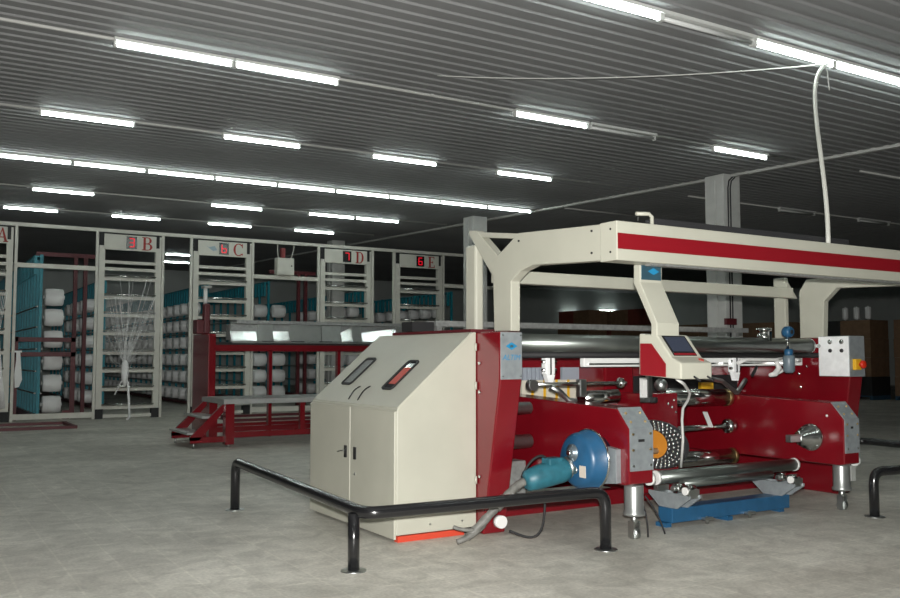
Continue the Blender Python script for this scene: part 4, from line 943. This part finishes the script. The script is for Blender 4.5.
MB().box(3.35, 3.45, 21.86, 21.95, 0.1, 1.85).build('post', MAROON, mb_)
MB().box(2.16, 2.26, 21.86, 21.95, 0.0, 1.85).build('post', MAROON, mb_)
MB().box(3.2, 3.35, 21.86, 21.95, 0.0, 0.2).build('post_foot', MAROON, mb_)
fb = thing('maroon_floor_frame', 'flat maroon steel frame on the floor before the creel bay', 'floor frame', (2.4, 19.6, 0))
for y in (18.9, 20.2): MB().box(1.0, 3.05, y - 0.04, y + 0.04, 0.0, 0.06).build('long_bar', MAROON, fb)
for x in (1.05, 3.0): MB().box(x - 0.04, x + 0.04, 18.9, 20.2, 0.0, 0.06).build('end_bar', MAROON, fb)
fb2 = thing('maroon_floor_frame', 'flat maroon steel frame on the floor behind the red platform', 'floor frame', (7.4, 20.0, 0))
for y in (19.0, 20.4): MB().box(6.2, 8.7, y - 0.04, y + 0.04, 0.0, 0.06).build('long_bar', MAROON, fb2)
for x in (6.25, 8.65): MB().box(x - 0.04, x + 0.04, 19.0, 20.4, 0.0, 0.06).build('end_bar', MAROON, fb2)
# rag on the barrier
rg_ = MB(); x = PY(19, 350, 21.8).x
pr_ = [(0, .0), (.03, -.03), (.05, -.3), (.08, -.62), (.02, -.78), (-.06, -.80), (-.08, -.5), (-.05, -.2), (-.05, 0)]
rg_.prism([(x + a, 1.52 + b_) for a, b_ in pr_], 'y', 21.80, 21.84)
rg_.box(x - 0.16, x + 0.06, 21.79, 21.95, 1.50, 1.54)
tag(rg_.build('white_rag', YARN, origin=(x, 21.8, 1.5)), 'white rag hanging over the lower maroon bar', 'rag')
# yarn hank on frame B
yk = thing('yarn_hank', 'loose white threads gathered into a hanging hank on frame B', 'yarn', (4.6, 21.3, 0))
kn = PY(125, 365, 21.3)
th_ = MB()
for k in range(46):
    zz = random.choice([3.19, 2.76, 2.35, 1.93, 1.49]); xx = random.uniform(4.0, 5.1)
    e = Vector((kn.x + random.uniform(-.05, .05), 21.3, kn.z + random.uniform(-.1, .15)))
    p0 = Vector((xx, 21.38, zz)); md = (p0 + e) / 2 + Vector((random.uniform(-.05, .05), -0.02, -random.uniform(0.05, 0.3)))
    q = [p0 * (1 - t)**2 + md * 2 * t * (1 - t) + e * t * t for t in (0, .2, .4, .6, .8, 1)]
    th_.tube(q, 0.004, 4)
for k in range(56):
    xx = 3.98 + k * 0.020; th_.tube([(xx, 21.37, 2.8), (xx + .01, 21.37, 2.3), (xx, 21.37, 1.5)], 0.0025, 4)
o = th_.build('threads', YARN, yk); o['kind'] = 'stuff'
MB().lathe((kn.x, 21.3, kn.z + 0.12), (0, 0, -1), [(0, 0.02), (0.08, 0.07), (0.25, 0.09), (0.45, 0.07), (0.6, 0.03)], 10).build('knot', YARN, yk)
MB().tube([(kn.x + .02, 21.3, kn.z - .3), (kn.x + .07, 21.28, .8), (kn.x + .1, 21.25, .3), (kn.x + .08, 21.1, 0.03), (kn.x - .03, 20.8, 0.02)], 0.028, 8).build('tail', YARN, yk)
MB().tube([(kn.x - .03, 21.3, kn.z - .3), (kn.x - .12, 21.28, .75), (kn.x - .22, 21.25, .55)], 0.015, 6).build('side_tail', YARN, yk)
# hank on frame A
yk2 = thing('yarn_hank', 'loose white threads hanging on creel frame A', 'yarn', (1.8, 21.35, 0))
th_ = MB()
for k in range(22):
    xx = 1.2 + k * 0.036; th_.tube([(xx, 21.37, 2.8), (xx * 0.5 + .85, 21.34, 1.9), (1.85 + (xx - 1.6) * .2, 21.33, 0.9), (1.88 + (xx - 1.6) * .3, 21.33, 0.3)], 0.006, 4)
o = th_.build('threads', YARN, yk2); o['kind'] = 'stuff'

# ================================================================== storage far right and back
def carton_stack(x, y, cols, rows, sx, sy, sz, label, group, m, base=0.0, pal=True, rnd=0.03):
    if pal:
        p = thing('pallet', 'pallet under ' + label, 'pallet', (x, y, 0))
        MB().box(x, x + sx, y, y + sy * cols, 0.10, 0.14).build('deck', BLUEPAL, p)
        for k in range(3): MB().box(x, x + sx, y + (sy * cols - 0.1) * k / 2, y + (sy * cols - 0.1) * k / 2 + 0.1, 0, 0.10).build('block', BLUEPAL, p)
        base = 0.14
    for i in range(cols):
        for j in range(rows):
            c_ = thing('carton', label + ', ' + ORD[j] + ' up, ' + ('nearer' if i == 0 else 'farther' if i == cols - 1 else 'middle') + ' column', 'carton', (x + sx / 2, y + sy * (i + 0.5), base + j * sz), group)
            dx = random.uniform(-rnd, rnd)
            MB().box(x + dx, x + sx + dx, y + i * sy + 0.01, y + (i + 1) * sy - 0.01, base + j * sz, base + (j + 1) * sz - 0.006).build('box', random.choice(m), c_)
            MB().box(x + dx - 0.003, x + sx + dx, y + (i + 0.5) * sy - 0.03, y + (i + 0.5) * sy + 0.03, base + (j + 1) * sz - 0.006, base + (j + 1) * sz - 0.003).build('tape', KRAFT, c_)
carton_stack(25.3, 26.2, 3, 5, 1.0, 1.0, 0.64, 'reddish brown carton, stack behind the console arm', 'cartons behind the console arm', [KRAFTR, KRAFT])
carton_stack(24.1, 28.2, 2, 5, 1.0, 1.0, 0.64, 'reddish brown carton, stack left of the console arm', 'cartons left of the console arm', [KRAFTR, KRAFT])
for k, (x, y, rows, m, lab) in enumerate(((27.6, 15.0, 4, [KRAFT], 'brown carton, stack beyond the guard rail end'), (27.0, 17.6, 4, [BLACKR, KRAFT], 'dark carton, stack right of the control box'),
                                     (26.0, 20.2, 4, [KRAFT, KRAFTR], 'brown carton, stack behind the control box'), (25.4, 22.4, 4, [KRAFT], 'brown carton, stack behind the right gantry post'))):
    carton_stack(x, y, 2, rows, 1.0, 1.1, 0.62, lab, 'cartons stack %s' % 'abcd'[k], m)
# tall blank racks of spools at far right
for k in range(3):
    spool(27.35, 17.9 + k * 0.42, 2.778, 'white yarn spool lying ' + ORD[k] + ' from the dark cartons\' near end', 'spools on the dark cartons', 0.8)
    o_ = [q_ for q_ in bpy.data.objects if q_.get('group') == 'spools on the dark cartons'][-1]; o_.rotation_euler = (0, -PI / 2, 0); o_.location.z = 2.66; o_.scale = (1.0, 0.5, 0.5)

# two distant lamps on the back wall
for (xa, xb, yp, lab) in ((563, 578, 313.5, 'small distant lit wall lamp over the left edge of the cartons'), (600, 616, 310.5, 'small distant lit wall lamp over the middle of the cartons')):
    pa = PY(xa, yp, Y1 - 0.06); pb = PY(xb, yp, Y1 - 0.06)
    wl = thing('wall_lamp', lab, 'wall lamp', ((pa.x + pb.x) / 2, Y1, pa.z))
    MB().box(pa.x, pb.x, Y1 - 0.04, Y1, pa.z - 0.04, pa.z + 0.08).build('housing', FIXT, wl)
    MB().cyl((pa.x, Y1 - 0.07, pa.z), (pb.x, Y1 - 0.07, pa.z), 0.03, 8).build('tube', TUBEM, wl)
